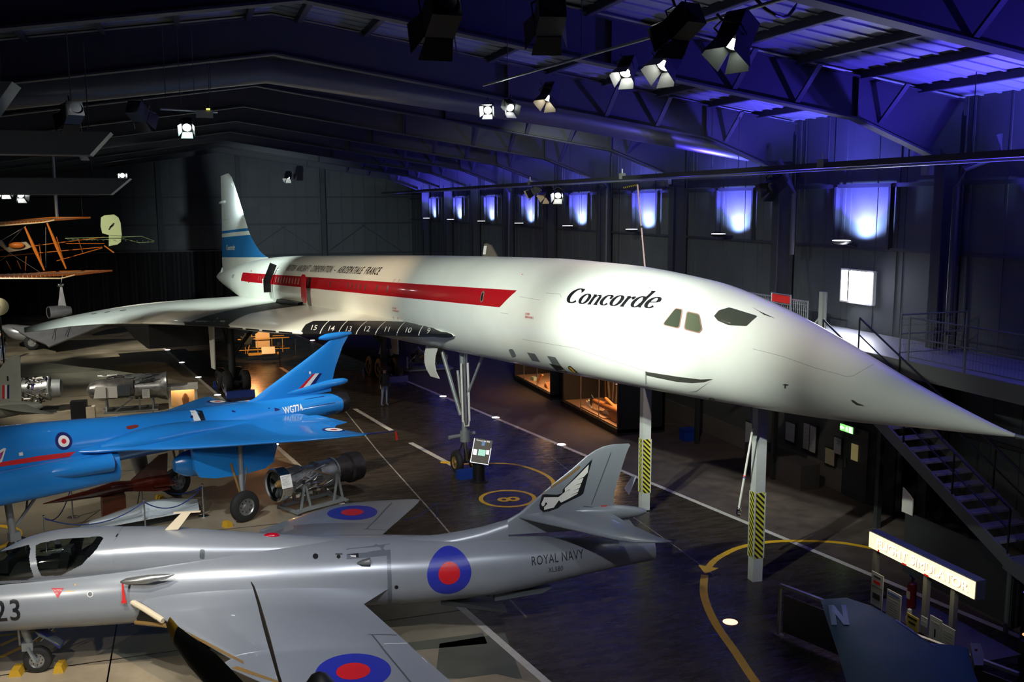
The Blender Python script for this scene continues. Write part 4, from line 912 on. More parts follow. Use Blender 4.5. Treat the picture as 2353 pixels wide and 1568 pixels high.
# small fittings
m = MB(); m.prism([(2.5, -.03, 2.7), (2.75, -.03, 2.7), (3.0, -.03, 3.02), (2.82, -.03, 3.02)], (0, .06, 0), cream); m.box((2.93, 0, 3.03), (.5, .06, .02), cream); m.build('whip_aerial', hj)
m = MB(); m.ball((4.5, 0, 2.46), .13, M('beacon_red', (.35, .0, .01), .1, coat=1), 1.2, .6, .45); m.build('beacon', hj)
m = MB(); m.tube([(1.85, -.90, 2.05), (1.95, -.91, 2.06), (2.3, -.93, 2.08), (2.65, -.92, 2.11), (2.8, -.9, 2.13)], [.02, .06, .085, .05, .01], steel, 12); m.build('side_fairing', hj)
m = MB(); m.prism([(1.87, -.92, 2.02), (1.90, -.92, 2.02), (1.925, -.94, 1.7), (1.865, -.94, 1.7)], (0, .01, 0), redb); m.box((1.895, -.94, 1.68), (.09, .012, .05), redb); m.build('warning_flag', hj)
m = MB(); m.tube([(6.15, -.70, 2.05), (6.25, -.76, 2.08), (6.4, -.78, 2.1)], [.01, .05, .07], steel, 12); m.build('side_scoop', hj)
m = MB(); m.prism([(7.8, -.3, 1.0), (9.1, -.3, .68), (9.15, -.3, .62), (7.8, -.3, .9)], (0, .6, 0), dark); m.prism([(8.9, -.2, 1.0), (10.1, -.2, 1.05), (9.9, -.2, .95), (8.9, -.2, .85)], (0, .4, 0), greyd); m.build('air_brake', hj)
m = MB(); m.box((12.3, 0, 1.69), (.06, .3, .3), black); m.build('jet_pipe', hj)
m = MB(); m.prism([(1.3, -.1, .98), (1.75, -.1, .98), (1.6, -.1, .9), (1.35, -.1, .88)], (0, .1, 0), dark); m.build('blade_aerial', hj)
# nose gear
m = MB(); m.cyl((-.22, 0, 1.1), (-.1, 0, .62), .07, galv); m.cyl((-.3, .06, 1.0), (-.28, .05, .55), .03, steel); m.box((-.12, 0, .55), (.2, .16, .16), galv)
m.bar((-.1, -.1, .55), (.03, -.12, .26), .07, .05, galv); m.bar((-.1, .1, .55), (.03, .12, .26), .07, .05, galv); m.cyl((.03, -.14, .26), (.03, .14, .26), .03, steel)
for a in ((-.05, .9), (.1, 1.0)): m.cyl((a[0], 0, .62), (a[1]*.5, 0, 1.0), .012, steel, n=6)
ng2 = m.build('nose_gear', hj); wheel('wheel', ng2, (.03, 0, .265), .265, .17)
m = MB(); m.prism([(.12, -.34, .98), (.5, -.34, .72), (.55, -.34, .64), (.18, -.34, .88)], (0, .24, -.02), greyd); m.bar((.2, -.2, .93), (.55, -.2, .60), .26, .04, navy); m.build('gear_door', ng2)
for sg in (-1, 1):
    m = MB(); m.cyl((4.8, sg*2.2, 1.5), (4.8, sg*2.2, .4), .08, galv); g = m.build('main_gear', hj); wheel('wheel', g, (4.8, sg*2.3, .38), .38, .2)
def hw(x, y, z=0): q = HM @ Vector((x, y, 0)); return (q.x, q.y, z)
chock(hw(-.36, 0), HR[2], 'yellow wedge in front of the grey jet nose wheel', yellow, (.24, .3, .13), 'yellow chocks of the grey jet')
chock(hw(.42, 0), HR[2], 'yellow wedge behind the grey jet nose wheel', yellow, (.2, .28, .15), 'yellow chocks of the grey jet')
# ---------------------------------------------------------------- blue research delta
BL, BR = (-4.62, 26.16, 0), (0, 0, radians(30)); BM = mat_of(BL, BR); BI = BM.inverted()
bj = thing('research_jet', 'bright blue slender delta-wing research jet with tall blue fin standing behind the grey jet', 'research aircraft', BL, BR)
m = MB()
body(m, [(-6.5, 2.95, 2.9, .03), (-5, 3.12, 2.6, .25), (-3, 3.35, 2.25, .5), (-1.6, 3.46, 2.05, .6), (-.4, 3.5, 1.95, .64), (.6, 3.44, 1.98, .66), (1.3, 3.38, 2.0, .67), (3.3, 3.2, 2.02, .66), (4.8, 3.1, 2.0, .65), (6, 3.04, 2.0, .63), (7.2, 2.97, 2.02, .60), (8.2, 2.92, 2.02, .56), (9.4, 2.86, 2.03, .49), (10.3, 2.76, 2.08, .40)], blue, 44, .25, ex=2.05)
def BP(polys, mt, eps=.005, cell=8, amax=.8): m.paint_px(polys, mt, BI, eps, cell, amax)
bax = ((0, -4, 0), (1, 0, 0), (0, 0, 1), (0, 1, 0))
m.paint([circ(1.16, 2.97, .215)], navy, bax, .004, .06); m.paint([circ(1.16, 2.97, .14)], offwhite, bax, .007, .06); m.paint([circ(1.16, 2.97, .06)], rred, bax, .010, .06)
m.paint_text('WG774', .27, offwhite, ((7.86, -4, 2.54), (1, 0, -.01), (0, 0, 1), (0, 1, 0)), 0, .80, .04, .012, 1.05, .006)
BP([[(427, 935), (442, 934), (452, 948), (462, 968), (474, 984), (462, 988), (450, 978), (443, 960), (436, 944)]], offwhite); BP([[(444, 933), (458, 933), (466, 948), (472, 965), (480, 982), (474, 985), (464, 972), (456, 954), (449, 942)]], black)
BP([[(0, 1063), (90, 1048), (174, 1038), (160, 1050), (90, 1060), (0, 1073)]], redb)
BP([[(0, 1035), (9, 1030), (14, 1031), (4, 1062), (0, 1064)]], offwhite, .005); BP([[(0, 1042), (9, 1036), (2, 1056), (0, 1056)]], M('badge_purple', (.3, .02, .15), .4), .008)
BP([[(43, 1041), (52, 1039), (53, 1047), (44, 1048)], [(30, 1083), (45, 1083), (45, 1085), (30, 1085)], [(0, 1094), (12, 1092), (12, 1094), (0, 1096)]], offwhite)
BP([rnd([(288, 981), (310, 976), (320, 978), (314, 984), (294, 988)], .3)], M('scoop_red', (.2, .03, .02), .4))
BP([[(437, 957), (443, 955), (444, 961), (438, 961)], [(533, 943), (542, 946), (541, 948), (533, 947)], [(630, 938), (634, 938), (636, 943), (643, 941), (643, 943), (632, 946)], [(616, 938), (620, 937), (620, 940), (617, 940)]], navy)
for a, b in (((712, 935), (770, 925)), ((750, 948), (772, 944)), ((700, 918), (745, 910))): BP([[a, b, (b[0], b[1]+1.5), (a[0], a[1]+1)]], navy)
m.build('fuselage', bj)
m = MB(); m.lathe((10.3, 0, 2.43), (1, 0, 0), [(-.3, .36), (.0, .385), (.16, .375), (.34, .34), (.34, .31), (.1, .28), (.0, .001)], black, 28); m.build('jet_nozzle', bj)
# intake ducts
m = MB()
for sg in (-1, 1): body(m, [(-3.0, 2.2, 1.8, .08), (-2.4, 2.45, 1.72, .28), (-1, 2.55, 1.7, .34), (1, 2.55, 1.66, .34), (2.4, 2.5, 1.66, .32), (2.45, 2.5, 1.66, .31)], blue, 28, .3, sg*.62, 3.2)
m.build('underside_duct', bj)
m = MB(); m.lathe((1.2, -.86, 2.27), (1, -.12, 0), [(-.9, .02), (-.5, .16), (0, .23), (1.0, .24), (1.02, .2)], blue, 24); m.lathe((2.21, -.98, 2.27), (1, -.12, 0), [(0, .19), (.03, .17)], M('duct_mouth', (.12, .04, .05), .4), 20); m.build('intake_fairing', bj)
# ogee wings
for sg in (-1, 1):
    m = MB(); m.wing([((1.3, sg*.5, 2.64), (8.45, sg*.5, 2.45), .34), ((1.7, sg*.85, 2.62), (8.45, sg*.85, 2.45), .34), ((2.6, sg*1.12, 2.55), (8.5, sg*1.12, 2.44), .32), ((3.6, sg*1.6, 2.45), (8.6, sg*1.6, 2.44), .28), ((4.6, sg*2.2, 2.43), (8.7, sg*2.2, 2.43), .23),
                      ((5.55, sg*2.8, 2.43), (8.05, sg*2.81, 2.42), .17), ((6.4, sg*3.35, 2.42), (8.05, sg*3.35, 2.42), .12), ((7.3, sg*3.85, 2.42), (8.1, sg*3.85, 2.42), .07), ((7.95, sg*4.15, 2.42), (8.2, sg*4.15, 2.42), .03)], blue, 20)
    m.wing([((8.3, sg*1.1, 2.44), (8.72, sg*1.1, 2.44), .05), ((8.0, sg*2.55, 2.43), (8.72, sg*2.55, 2.43), .05)], blue, 8)
    top = ((0, 0, 4), (1, 0, 0), (0, 1, 0), (0, 0, -1))
    m.paint([circ(7.8, sg*3.08, .34)], navy, top, .004, .1); m.paint([circ(7.8, sg*3.08, .25)], offwhite, top, .007, .1); m.paint([circ(7.8, sg*3.08, .1)], rred, top, .010, .1)
    m.build('wing', bj)
    m = MB(); body(m, [(2.0, 2.75, 2.6, .05), (2.8, 2.92, 2.4, .34), (3.6, 2.98, 2.35, .46), (4.6, 2.92, 2.35, .42), (5.8, 2.75, 2.4, .28), (6.8, 2.58, 2.45, .08)], blue, 24, .25, sg*.82); m.build('gear_bulge', bj)
m = MB(); m.tube([(8.1, -4.1, 2.42), (8.5, -4.3, 2.42), (8.95, -4.42, 2.4)], [.03, .02, .012], navy, 8); m.prism([(8.95, -4.44, 2.4), (9.0, -4.44, 2.4), (9.06, -4.44, 2.15), (8.98, -4.44, 2.12)], (0, .01, 0), redb); o = m.build('wingtip_probe', bj); o['label'] = 'wingtip probe with a red tag'
# fin
m = MB(); FB = [(2.85, 6.4, 10.1), (3.06, 7.2, 10.12), (3.3, 7.65, 10.2), (3.6, 8.28, 10.3), (4.0, 9.1, 10.5), (4.3, 9.7, 10.65), (4.55, 10.15, 10.85), (4.66, 10.4, 10.93)]
rs = []
for w_, a, b in FB:
    t = .02+.12*(4.8-w_)/2; r = []
    for k in range(15):
        c_ = (1-cos(pi*k/14))/2; r.append(Vector((a+(b-a)*c_, t*(sqrt(c_)*1.6*(1-c_*.9)), w_)))
    rs.append(r+[Vector((p.x, -p.y, p.z)) for p in reversed(r)])
m.rings(rs, blue)
BP([[(681, 899), (718, 860), (724, 859), (690, 899)]], rred, .006); BP([[(690, 899), (724, 859), (733, 858), (703, 898)]], offwhite, .006); BP([[(703, 898), (733, 858), (740, 858), (716, 895)]], navy, .006); BP([[(710, 854), (714, 854), (714, 860), (710, 860)]], offwhite, .006)
m.build('fin', bj)
m = MB(); body(m, [(9.7, 4.68, 4.6, .03), (10.0, 4.76, 4.54, .1), (10.5, 4.77, 4.56, .11), (11.0, 4.72, 4.63, .05)], blue, 16, .12); m.build('fin_top_bullet', bj)
m = MB(); body(m, [(8.0, 3.1, 2.95, .06), (9, 3.18, 2.9, .12), (10, 3.24, 2.97, .13), (10.6, 3.22, 3.0, .1), (10.8, 3.15, 3.05, .03)], blue, 18, .15); m.build('brake_chute_fairing', bj)
# undercarriage
for sg in (-1, 1):
    m = MB(); m.cyl((5.65, sg*1.55, 2.3), (5.55, sg*1.7, .45), .075, galv, n=14); m.cyl((5.5, sg*1.68, .45), (5.5, sg*1.95, .45), .05, steel); m.cyl((5.3, sg*1.6, 1.7), (5.5, sg*1.7, .8), .035, brass, n=8); m.cyl((5.8, sg*1.6, 1.5), (5.6, sg*1.7, .7), .025, steel, n=8)
    g = m.build('main_gear', bj); wheel('wheel', g, (5.52, sg*1.86, .45), .45, .24)
m = MB(); m.rings([[(x, y_, z_) for y_, z_ in ((-1.5, 2.35), (-1.62, b_), (-1.5, b_), (-1.38, 2.35))] for x, b_ in ((4.2, 1.75), (4.35, 1.5), (4.8, 1.38), (5.6, 1.3), (6.4, 1.32), (6.7, 1.45), (6.85, 1.9))], blue); m.build('gear_door', bj)
m = MB(); body(m, [(4.0, 1.95, 1.6, .1), (4.3, 2.1, 1.4, .28), (5.2, 2.15, 1.32, .34), (6.2, 2.2, 1.35, .3), (6.9, 2.3, 1.6, .12)], blue, 20, .15, -.85); m.build('belly_fairing', bj)
m = MB(); m.cyl((3.9, 1.2, 2.2), (4.3, 1.6, 1.1), .28, galv, r1=.2); m.build('gear_shroud', bj)
m = MB(); m.cyl((-.1, 0, 2.0), (.0, 0, .55), .09, galv, n=14); m.cyl((0, 0, .6), (.05, 0, .3), .07, galv); m.bar((.1, 0, .9), (1.0, 0, 1.95), .06, .06, galv); m.bar((-.02, -.14, .55), (.07, -.16, .26), .06, .05, galv)
m.box((.02, 0, .62), (.26, .2, .22), galv); m.bar((.4, .1, 1.2), (.6, .3, 1.9), .04, .04, steel)
g = m.build('nose_gear', bj); wheel('wheel', g, (.1, 0, .29), .29, .2)
def bw(x, y, z=0): q = BM @ Vector((x, y, 0)); return (q.x, q.y, z)
chock(bw(4.95, -1.86), BR[2], 'yellow chock in front of the near main wheel of the blue jet', yellow, (.22, .25, .15), 'yellow chocks of the blue jet')
chock(bw(4.95, 1.86), BR[2], 'yellow chock in front of the far main wheel of the blue jet', yellow, (.22, .25, .15), 'yellow chocks of the blue jet')
# ---------------------------------------------------------------- exhibits on the floor
def V(v): return Vector(v)
def slab(pts, th, mt, nm='panel'):
    m = MB(); n = (V(pts[1])-V(pts[0])).cross(V(pts[2])-V(pts[0])).normalized()*th; m.prism(pts, n, mt); return m
def sheet(t, name, c, w, h, mt, rz_=0, tilt=0, lines=None, lm=None, title=None):
    """a printed panel: centre, size, turned by rz_, leaning back by tilt"""
    m = MB(); R = Matrix.Rotation(rz_, 3, 'Z') @ Matrix.Rotation(-tilt, 3, 'X'); m.box(c, (w, .015, h), mt, R)
    if lines:
        for k in range(lines):
            ww = w*(.75-.2*((k*37) % 3)/2); m.box(V(c)+R @ V((-(w*.8-ww)/2, -.009, h*.36-k*h*.72/lines)), (ww, .003, h*.022+.002), lm or black, R)
    if title:
        b = textbm(title, h*.16, 0, 1)
        for v in b.verts: v.co = V(c)+R @ V((v.co.x-w*.42, -.012, v.co.y+h*.3))
        mp = {v: m.bm.verts.new(v.co) for v in b.verts}
        for q in b.faces: m.face([mp[v] for v in q.verts], m.mi(lm or black))
        b.free()
    return m
# turbojet on its cradle
A, B = V((1.95, 27.5, .92)), V((4.35, 28.75, .92)); ax_ = (B-A).normalized(); L_ = (B-A).length; sd = V((ax_.y, -ax_.x, 0))
t = thing('turbojet_engine', 'bare metal turbojet engine on a grey cradle behind the blue jet wheel', 'jet engine', (A.x, A.y, 0))
O = V((A.x, A.y, 0))
def loc(v): return V(v)-O
m = MB(); m.lathe(loc(A), ax_, [(.0, .40), (-.02, .47), (0, .50), (.3, .49), (.34, .45), (.34, .40), (.1, .40)], chrome, 36, False); m.build('intake_ring', t)
m = MB(); m.lathe(loc(A), ax_, [(.12, .01), (.05, .07), (.2, .14), (.3, .15)], brass, 20)
for k in range(9):
    a = 2*pi*k/9; r = sd*cos(a)+V((0, 0, sin(a))); m.bar(loc(A)+ax_*.2+r*.12, loc(A)+ax_*.2+r*.4, .03, .12, dark)
m.build('intake_vanes', t)
m = MB(); m.lathe(loc(A), ax_, [(.34, .40), (.36, .42), (.75, .42), (.76, .45), (.8, .45), (.82, .38), (1.35, .36), (1.38, .43), (1.42, .43), (1.44, .40), (1.95, .40), (1.97, .43), (2.02, .43), (2.05, .37)], M('engine_casing', (.32, .33, .33), .32, .8, noise=.35, nscale=7), 36)
random.seed(3)
for k in range(46):
    a = random.uniform(-2.4, .9); x0 = random.uniform(.36, 1.3); x1 = x0+random.uniform(.1, .6); a1 = a+random.uniform(-.5, .5); rr = .43
    pts = [loc(A)+ax_*(x0+(x1-x0)*q)+(sd*cos(a+(a1-a)*q)+V((0, 0, sin(a+(a1-a)*q))))*(rr+.02*sin(q*3)) for q in (0, .33, .66, 1)]
    m.tube(pts, random.choice((.008, .012, .02)), random.choice((chrome, steel, dark, brass)), 6)
for k in range(14):
    a = random.uniform(-2.2, .6); q = loc(A)+ax_*random.uniform(.5, 1.3)+(sd*cos(a)+V((0, 0, sin(a))))*.45; m.box(q, (random.uniform(.06, .16), random.uniform(.05, .12), random.uniform(.05, .14)), random.choice((steel, dark, black, chrome)))
m.build('engine_body', t)
m = MB(); m.lathe(loc(A), ax_, [(2.05, .36), (2.5, .40), (2.55, .46), (2.62, .47), (2.95, .44), (2.95, .40), (2.6, .38), (2.5, .02)], M('burnt_metal', (.035, .03, .03), .4, .6, noise=.4, nscale=5), 36, False); m.build('exhaust_pipe', t)
m = MB()
for s_ in (-.42, .42):
    b0 = loc(A)+ax_*.45+sd*s_; b1 = loc(A)+ax_*2.15+sd*s_
    b0.z = b1.z = .12; m.bar(b0, b1, .07, .1, galv)
    for xx in (.75, 1.9):
        p = loc(A)+ax_*xx+sd*s_; p.z = .12
        for dx in (-.17, .17): m.bar(p+ax_*dx, V((p.x, p.y, .95)), .045, .06, galv)
for xx in (.45, 2.15):
    c = loc(A)+ax_*xx; c.z = .09; m.bar(c-sd*.55, c+sd*.55, .08, .08, galv)
    for s_ in (-.55, .55): m.cyl(c+sd*s_-V((0, 0, .09)), c+sd*s_, .05, dark)
m.build('cradle', t)
tag(sheet(None, 'sign', onz(655, 1098, 1.15)+V((0, -.42, 0)), .32, .38, offwhite, .35, .35, 8, M('print_grey', (.3, .3, .3), .6)).build('text_sign'), 'white tilted text panel on the turbojet behind the blue jet', 'sign')
# second engine, sectioned, on a stand
t = thing('sectioned_engine', 'long sectioned jet engine with open silver intake duct on a stand, behind the blue jet', 'jet engine', (-3.0, 44.5, 0)); O = V((-3.0, 44.5, 0))
m = MB(); rs = []
for x, r, z in ((-1.55, .12, 1.02), (-1.4, .42, 1.0), (-1.0, .55, 1.02), (-.2, .56, 1.05), (.35, .5, 1.05)): rs.append([V((x, -.15+r*cos(a*pi/12), z+r*.8*sin(a*pi/12))) for a in range(24)])
m.rings(rs, M('duct_metal', (.22, .21, .2), .35, .7, noise=.4, nscale=3)); m.build('intake_duct', t)
m = MB(); m.prism([(-1.25, -.72, .75), (-.3, -.72, .72), (-.3, -.72, 1.2), (-1.15, -.72, 1.25)], (0, .04, 0), offwhite); m.prism([(-.75, -.73, .75), (-.72, -.73, .75), (-.72, -.73, 1.2), (-.75, -.73, 1.2)], (0, -.01, 0), dark); m.prism([(-.28, -.75, .8), (.2, -.75, .8), (.25, -.75, 1.3), (-.28, -.75, 1.25)], (0, .04, 0), greyd); m.build('duct_panel', t)
m = MB(); m.lathe((.35, 0, 1.0), (1, 0, 0), [(0, .5), (.1, .52), (.9, .5), (1.3, .62), (1.34, .64), (1.38, .62), (1.36, .56), (1.0, .45), (.95, .05)], M('engine_casing', (.3, .3, .3), .3), 32, False)
for k in range(60):
    a = random.uniform(.2, 4.2); x0 = random.uniform(-1.2, 1.3); x1 = min(x0+random.uniform(.15, .8), 1.7); a1 = a+random.uniform(-.4, .4); rr = random.uniform(.5, .62)
    m.tube([(x0+(x1-x0)*q, -rr*sin(a+(a1-a)*q-1.2)*.9, 1.05+rr*.9*cos(a+(a1-a)*q-1.2)) for q in (0, .5, 1)], random.choice((.012, .02, .03)), random.choice((chrome, steel, dark, galv)), 6)
m.build('engine_body', t)
m = MB(); m.bar((.55, -.3, 0.05), (.55, -.3, .8), .07, .07, galv); m.bar((-.5, -.5, .06), (.55, -.3, .75), .07, .05, galv); m.bar((-.9, -.5, .05), (1.3, -.5, .05), .07, .07, galv); m.bar((-1, .5, .05), (1.3, .5, .05), .07, .07, galv)
for x in (-.8, 1.1): m.bar((x, .5, .05), (x, .2, .7), .06, .06, galv); m.bar((x, -.5, .05), (x, -.2, .7), .06, .06, galv)
m.build('stand', t)
tag(sheet(None, 'sign', (-2.15, 43.75, .83), .30, .38, offwhite, .1, .1, 7, M('print_grey', (.3, .3, .3), .6)).build('text_sign'), 'white text sheet on the stand of the sectioned engine', 'sign')
# third engine, polished
t = thing('polished_engine', 'brightly polished sectioned engine behind the grey tail fin at the left edge', 'jet engine', (-6.5, 45.5, 0))
m = MB(); m.lathe((-.9, 0, 1.0), (1, 0, 0), [(0, .3), (.2, .42), (.9, .4), (1.15, .5), (1.2, .5)], steel, 24)
for k in range(120):
    a = random.uniform(0, 6.28); x0 = random.uniform(-.9, .3); rr = random.uniform(.4, .56); a1 = a+random.uniform(-.6, .6); x1 = x0+random.uniform(-.25, .3)
    m.tube([(x0+(x1-x0)*q, rr*sin(a+(a1-a)*q), 1.0+rr*cos(a+(a1-a)*q)) for q in (0, .5, 1)], random.choice((.018, .03, .045)), random.choice((chrome, chrome, offwhite, dark)), 6)
m.build('engine_body', t)
m = MB(); m.lathe((.3, 0, 1.0), (1, 0, 0), [(0, .5), (.06, .54), (.1, .5), (.12, .4), (.5, .38), (.55, .3), (.55, .01)], galv, 28); m.build('exhaust_pipe', t)
m = MB(); m.bar((-.8, -.4, .05), (.6, -.4, .05), .1, .1, dark); m.bar((-.8, .4, .05), (.6, .4, .05), .1, .1, dark); m.bar((-.1, -.4, .05), (-.1, -.1, .7), .1, .3, dark); m.bar((-.1, .4, .05), (-.1, .1, .7), .1, .1, dark); m.build('stand', t)
# grey aircraft tail at the left edge
t = thing('grey_trainer', 'olive grey aircraft at the left edge with a red white blue fin flash', 'aircraft', (-7.2, 41.5, 0)); og = M('olive_grey', (.36, .38, .32), .45, .1, noise=.12, nscale=2)
m = MB(); body(m, [(-3.2, 1.6, .55, .55), (-1.5, 1.55, .55, .5), (0, 1.35, .65, .35), (.9, 1.2, .8, .18), (1.3, 1.1, .95, .04)], og, 24, .3, 0); m.build('fuselage', t)
m = MB(); m.prism([(-1.1, -.04, 1.3), (.55, -.04, 1.2), (.62, -.04, 3.05), (.45, -.04, 3.12), (.2, -.04, 3.02), (-.05, -.04, 2.7), (-.6, -.04, 1.95)], (0, .08, 0), og)
for x, c in ((0, rred), (.1, offwhite), (.17, navy)): m.prism([(-.12+x, -.05, 1.4), (-.04+x, -.05, 1.4), (.0+x, -.05, 1.95), (-.08+x, -.05, 1.95)], (0, -.004, 0), c)
m.prism([(.1, -.05, 2.1), (.16, -.05, 2.1), (.16, -.05, 2.3), (.1, -.05, 2.3)], (0, -.004, 0), black); m.bar((-1.4, -.06, 2.34), (-.15, -.06, 2.36), .012, .012, black); m.build('fin', t)
for s_ in (-1,):
    m = MB(); m.wing([((-.6, s_*.1, 1.15), (.7, s_*.1, 1.15), .1), ((.55, s_*1.2, 1.1), (1.3, s_*1.2, 1.1), .07), ((1.75, s_*2.1, 1.08), (2.0, s_*2.1, 1.08), .04)], og, 8); m.build('tailplane', t)
m = MB(); m.wing([((-4.5, -.4, .9), (-1.2, -.4, .9), .2), ((-3.0, -2.5, 1.0), (-.6, -2.6, 1.0), .14), ((-1.2, -4.6, 1.1), (.3, -4.9, 1.1), .06)], og, 8); m.build('wing', t)
m = MB(); m.cyl((-2.2, -.8, .9), (-2.2, -.8, .3), .06, steel); g = m.build('main_gear', t); wheel('wheel', g, (-2.2, -.9, .3), .3, .18)
# black lamp box and glowing display box
m = MB(); c = (-4.75, 43.0, 0); m.box((c[0], c[1], .42), (.62, .5, .84), black); m.box((c[0]+.45, c[1]-.1, .35), (.34, .4, .5), M('crumpled_lit', (.8, .7, .5), .4, bump=1, nscale=9)); tag(m.build('equipment_box'), 'black box with a crumpled pale sheet on its side, left behind the blue jet', 'box')
t = thing('display_plinth', 'white topped display plinth with a warm lit niche behind the blue jet', 'display case', (-.65, 44.6, 0))
m = MB(); m.box((0, 0, .9), (1.3, .8, .18), offwhite)
for x in (-.55, .55): m.box((x, 0, .4), (.12, .7, .8), cream)
m.box((0, .3, .4), (1.1, .05, .8), M('niche', (.8, .6, .35), .6)); m.build('case', t)
m = MB(); m.box((0, .1, .78), (.9, .2, .03), M('niche_lamp', (1, .8, .5), .5, emit=(1, .72, .4), es=7)); m.lathe((.1, 0, .05), (0, 0, 1), [(0, .12), (.3, .16), (.5, .08), (.55, .01)], wood, 12); m.build('niche_lamp', t)
# mahogany wind-tunnel model on a plinth
t = thing('wooden_model', 'dark polished wooden aircraft model with a swept fin on a reddish plinth', 'model aircraft', (-2.5, 28.7, 0), (0, 0, radians(12)))
m = MB(); body(m, [(-1.75, .78, .76, .01), (-1.2, .88, .74, .06), (-.6, .98, .74, .12), (-.2, 1.06, .74, .16), (.1, 1.12, .76, .17), (.5, 1.08, .78, .16), (1.2, 1.12, .82, .15), (1.6, 1.12, .88, .13)], mahog, 20, .1, ex=2.6); m.build('fuselage', t)
m = MB(); m.wing([((-.1, 0, .86), (1.5, 0, .86), .06), ((1.1, .7, .86), (1.5, .7, .86), .02)], mahog, 8); m.wing([((-.1, 0, .86), (1.5, 0, .86), .06), ((1.1, -.7, .86), (1.5, -.7, .86), .02)], mahog, 8); m.build('wing', t)
m = MB(); m.prism([(.5, -.03, 1.05), (1.55, -.03, 1.08), (1.6, -.03, 1.75), (1.35, -.03, 1.72)], (0, .06, 0), mahog); m.prism([(1.1, -.45, .9), (1.7, -.5, .9), (1.7, .5, .9), (1.1, .45, .9)], (0, 0, .03), mahog); m.build('fin', t)
m = MB(); m.box((.05, 0, .37), (.62, .42, .74), M('plinth_wood', (.17, .045, .015), .4, noise=.25, nscale=5)); m.build('plinth', t)
# white delta test model on the floor
t = thing('white_model', 'low white delta shaped test model lying on the floor below the wooden model', 'model aircraft', (-1.9, 27.95, .0), (0, 0, radians(22)))
wl = M('model_white', (.52, .58, .60), .35, .2)
m = MB(); m.prism([(-1.5, -.1, .25), (-1.35, -.32, .25), (1.6, -.75, .3), (1.9, .1, .3), (1.3, .75, .3), (-1.0, .35, .25)], (0, 0, .06), wl); m.build('delta_wing', t)
m = MB(); body(m, [(-1.2, .38, .3, .05), (-.4, .5, .2, .2), (.6, .62, .15, .3), (1.3, .5, .2, .2), (1.7, .35, .28, .05)], wl, 16, .2); m.build('body', t)
m = MB(); m.box((0, -.2, .1), (2.2, .08, .2), dark); m.box((0, .3, .12), (1.6, .08, .24), dark); m.build('support', t)
# rope barriers
P0 = [(-.02, 28.18), (-1.55, 27.15), (-3.95, 26.55), (-3.6, 29.3), (-1.75, 29.9)]
lbs = ['chrome rope post between the blue jet wheels', 'chrome rope post behind the grey jet aerial', 'chrome rope post just above the grey jet canopy', 'chrome rope post under the belly of the blue jet', 'chrome rope post behind the wooden model tail']
pr = None
for p, lb in zip(P0, lbs):
    if pr is None:
        pr = thing('rope_post', lb, 'rope post', (p[0], p[1], 0), group='chrome posts of the rope barrier')
        m = MB(); m.lathe((0, 0, 0), (0, 0, 1), [(0, .16), (.03, .16), (.06, .03)], chrome, 20); m.build('base', pr); m = MB(); m.cyl((0, 0, .05), (0, 0, .92), .022, steel); m.ball((0, 0, .95), .035, chrome); m.build('pole', pr)
    else: dup(pr, (p[0], p[1], 0), None, lb)
for (a, b), lb in (((0, 4), 'dark blue barrier rope from the post between the wheels towards the wooden model'), ((2, 3), 'dark blue barrier rope hanging left of the wooden model'), ((2, 1), 'dark blue barrier rope sagging in front of the white model'), ((1, 0), 'dark blue barrier rope right of the white model')):
    A_, B_ = V((*P0[a], .9)), V((*P0[b], .9)); m = MB(); m.tube([A_.lerp(B_, k/14)-V((0, 0, .38*4*(k/14)*(1-k/14))) for k in range(15)], .016, ropeb, 8); tag(m.build('barrier_rope'), lb, 'rope', 'ropes of the barrier')
A_, B_ = onz(1000, 1165, .55), onz(1065, 1568, .0)
m = MB(); b_ = onz(1003, 1190, 0); m.cyl(b_, b_+V((0, 0, .45)), .012, ropeb); m.tube([b_+V((0, 0, .45))+(onz(925, 1195, .3)-b_-V((0, 0, .45)))*(k/8)-V((0, 0, .25*4*(k/8)*(1-k/8)))*.5 for k in range(9)], .012, ropeb, 6); tag(m.build('barrier_rope'), 'dark blue cord on a thin stake beside the far wingtip of the grey jet', 'rope')
# information lectern by the nose wheel
t = thing('information_lectern', 'black lectern with a white edged screen panel beside the airliner nose wheel', 'information stand', (8.50, 28.95, 0))
m = MB(); m.lathe((0, 0, 0), (0, 0, 1), [(0, .3), (.03, .3), (.05, .2)], black, 24)
for k in range(8): m.ball((.27*cos(k*pi/4), .27*sin(k*pi/4), .04), .015, chrome)
m.cyl((0, 0, .04), (0, 0, .62), .2, black, n=20); m.build('base', t)
RR = Matrix.Rotation(radians(-20), 3, 'Z') @ Matrix.Rotation(radians(-25), 3, 'X') @ Matrix.Rotation(radians(9), 3, 'Y')
def bx(m, c, s, mt): m.box(V((.05, -.15, 1.02))+RR @ V(c), s, mt, RR)
m = MB(); bx(m, (0, 0, 0), (.60, .06, .80), black)
wl2 = M('lit_edge', (.9, .9, .9), .4, emit=(.9, .95, 1), es=.8)
for c, s in (((-.29, -.035, 0), (.02, .01, .78)), ((.29, -.035, -.1), (.02, .01, .5)), ((0, -.035, -.39), (.6, .01, .02)), ((-.2, -.035, -.05), (.12, .01, .18)), ((.2, -.035, .0), (.1, .01, .14))): bx(m, c, s, wl2)
bx(m, (.02, -.035, .25), (.1, .01, .12), M('small_blue', (.1, .3, .7), .4))
b = textbm('Concorde 002', .075, 0, 1)
for v in b.verts: v.co = V((.05, -.15, 1.02))+RR @ V((v.co.x-.22, -.035, .32+v.co.y))
mp = {v: m.bm.verts.new(v.co) for v in b.verts}
for q in b.faces: m.face([mp[v] for v in q.verts], m.mi(wl2))
m.build('panel', t)
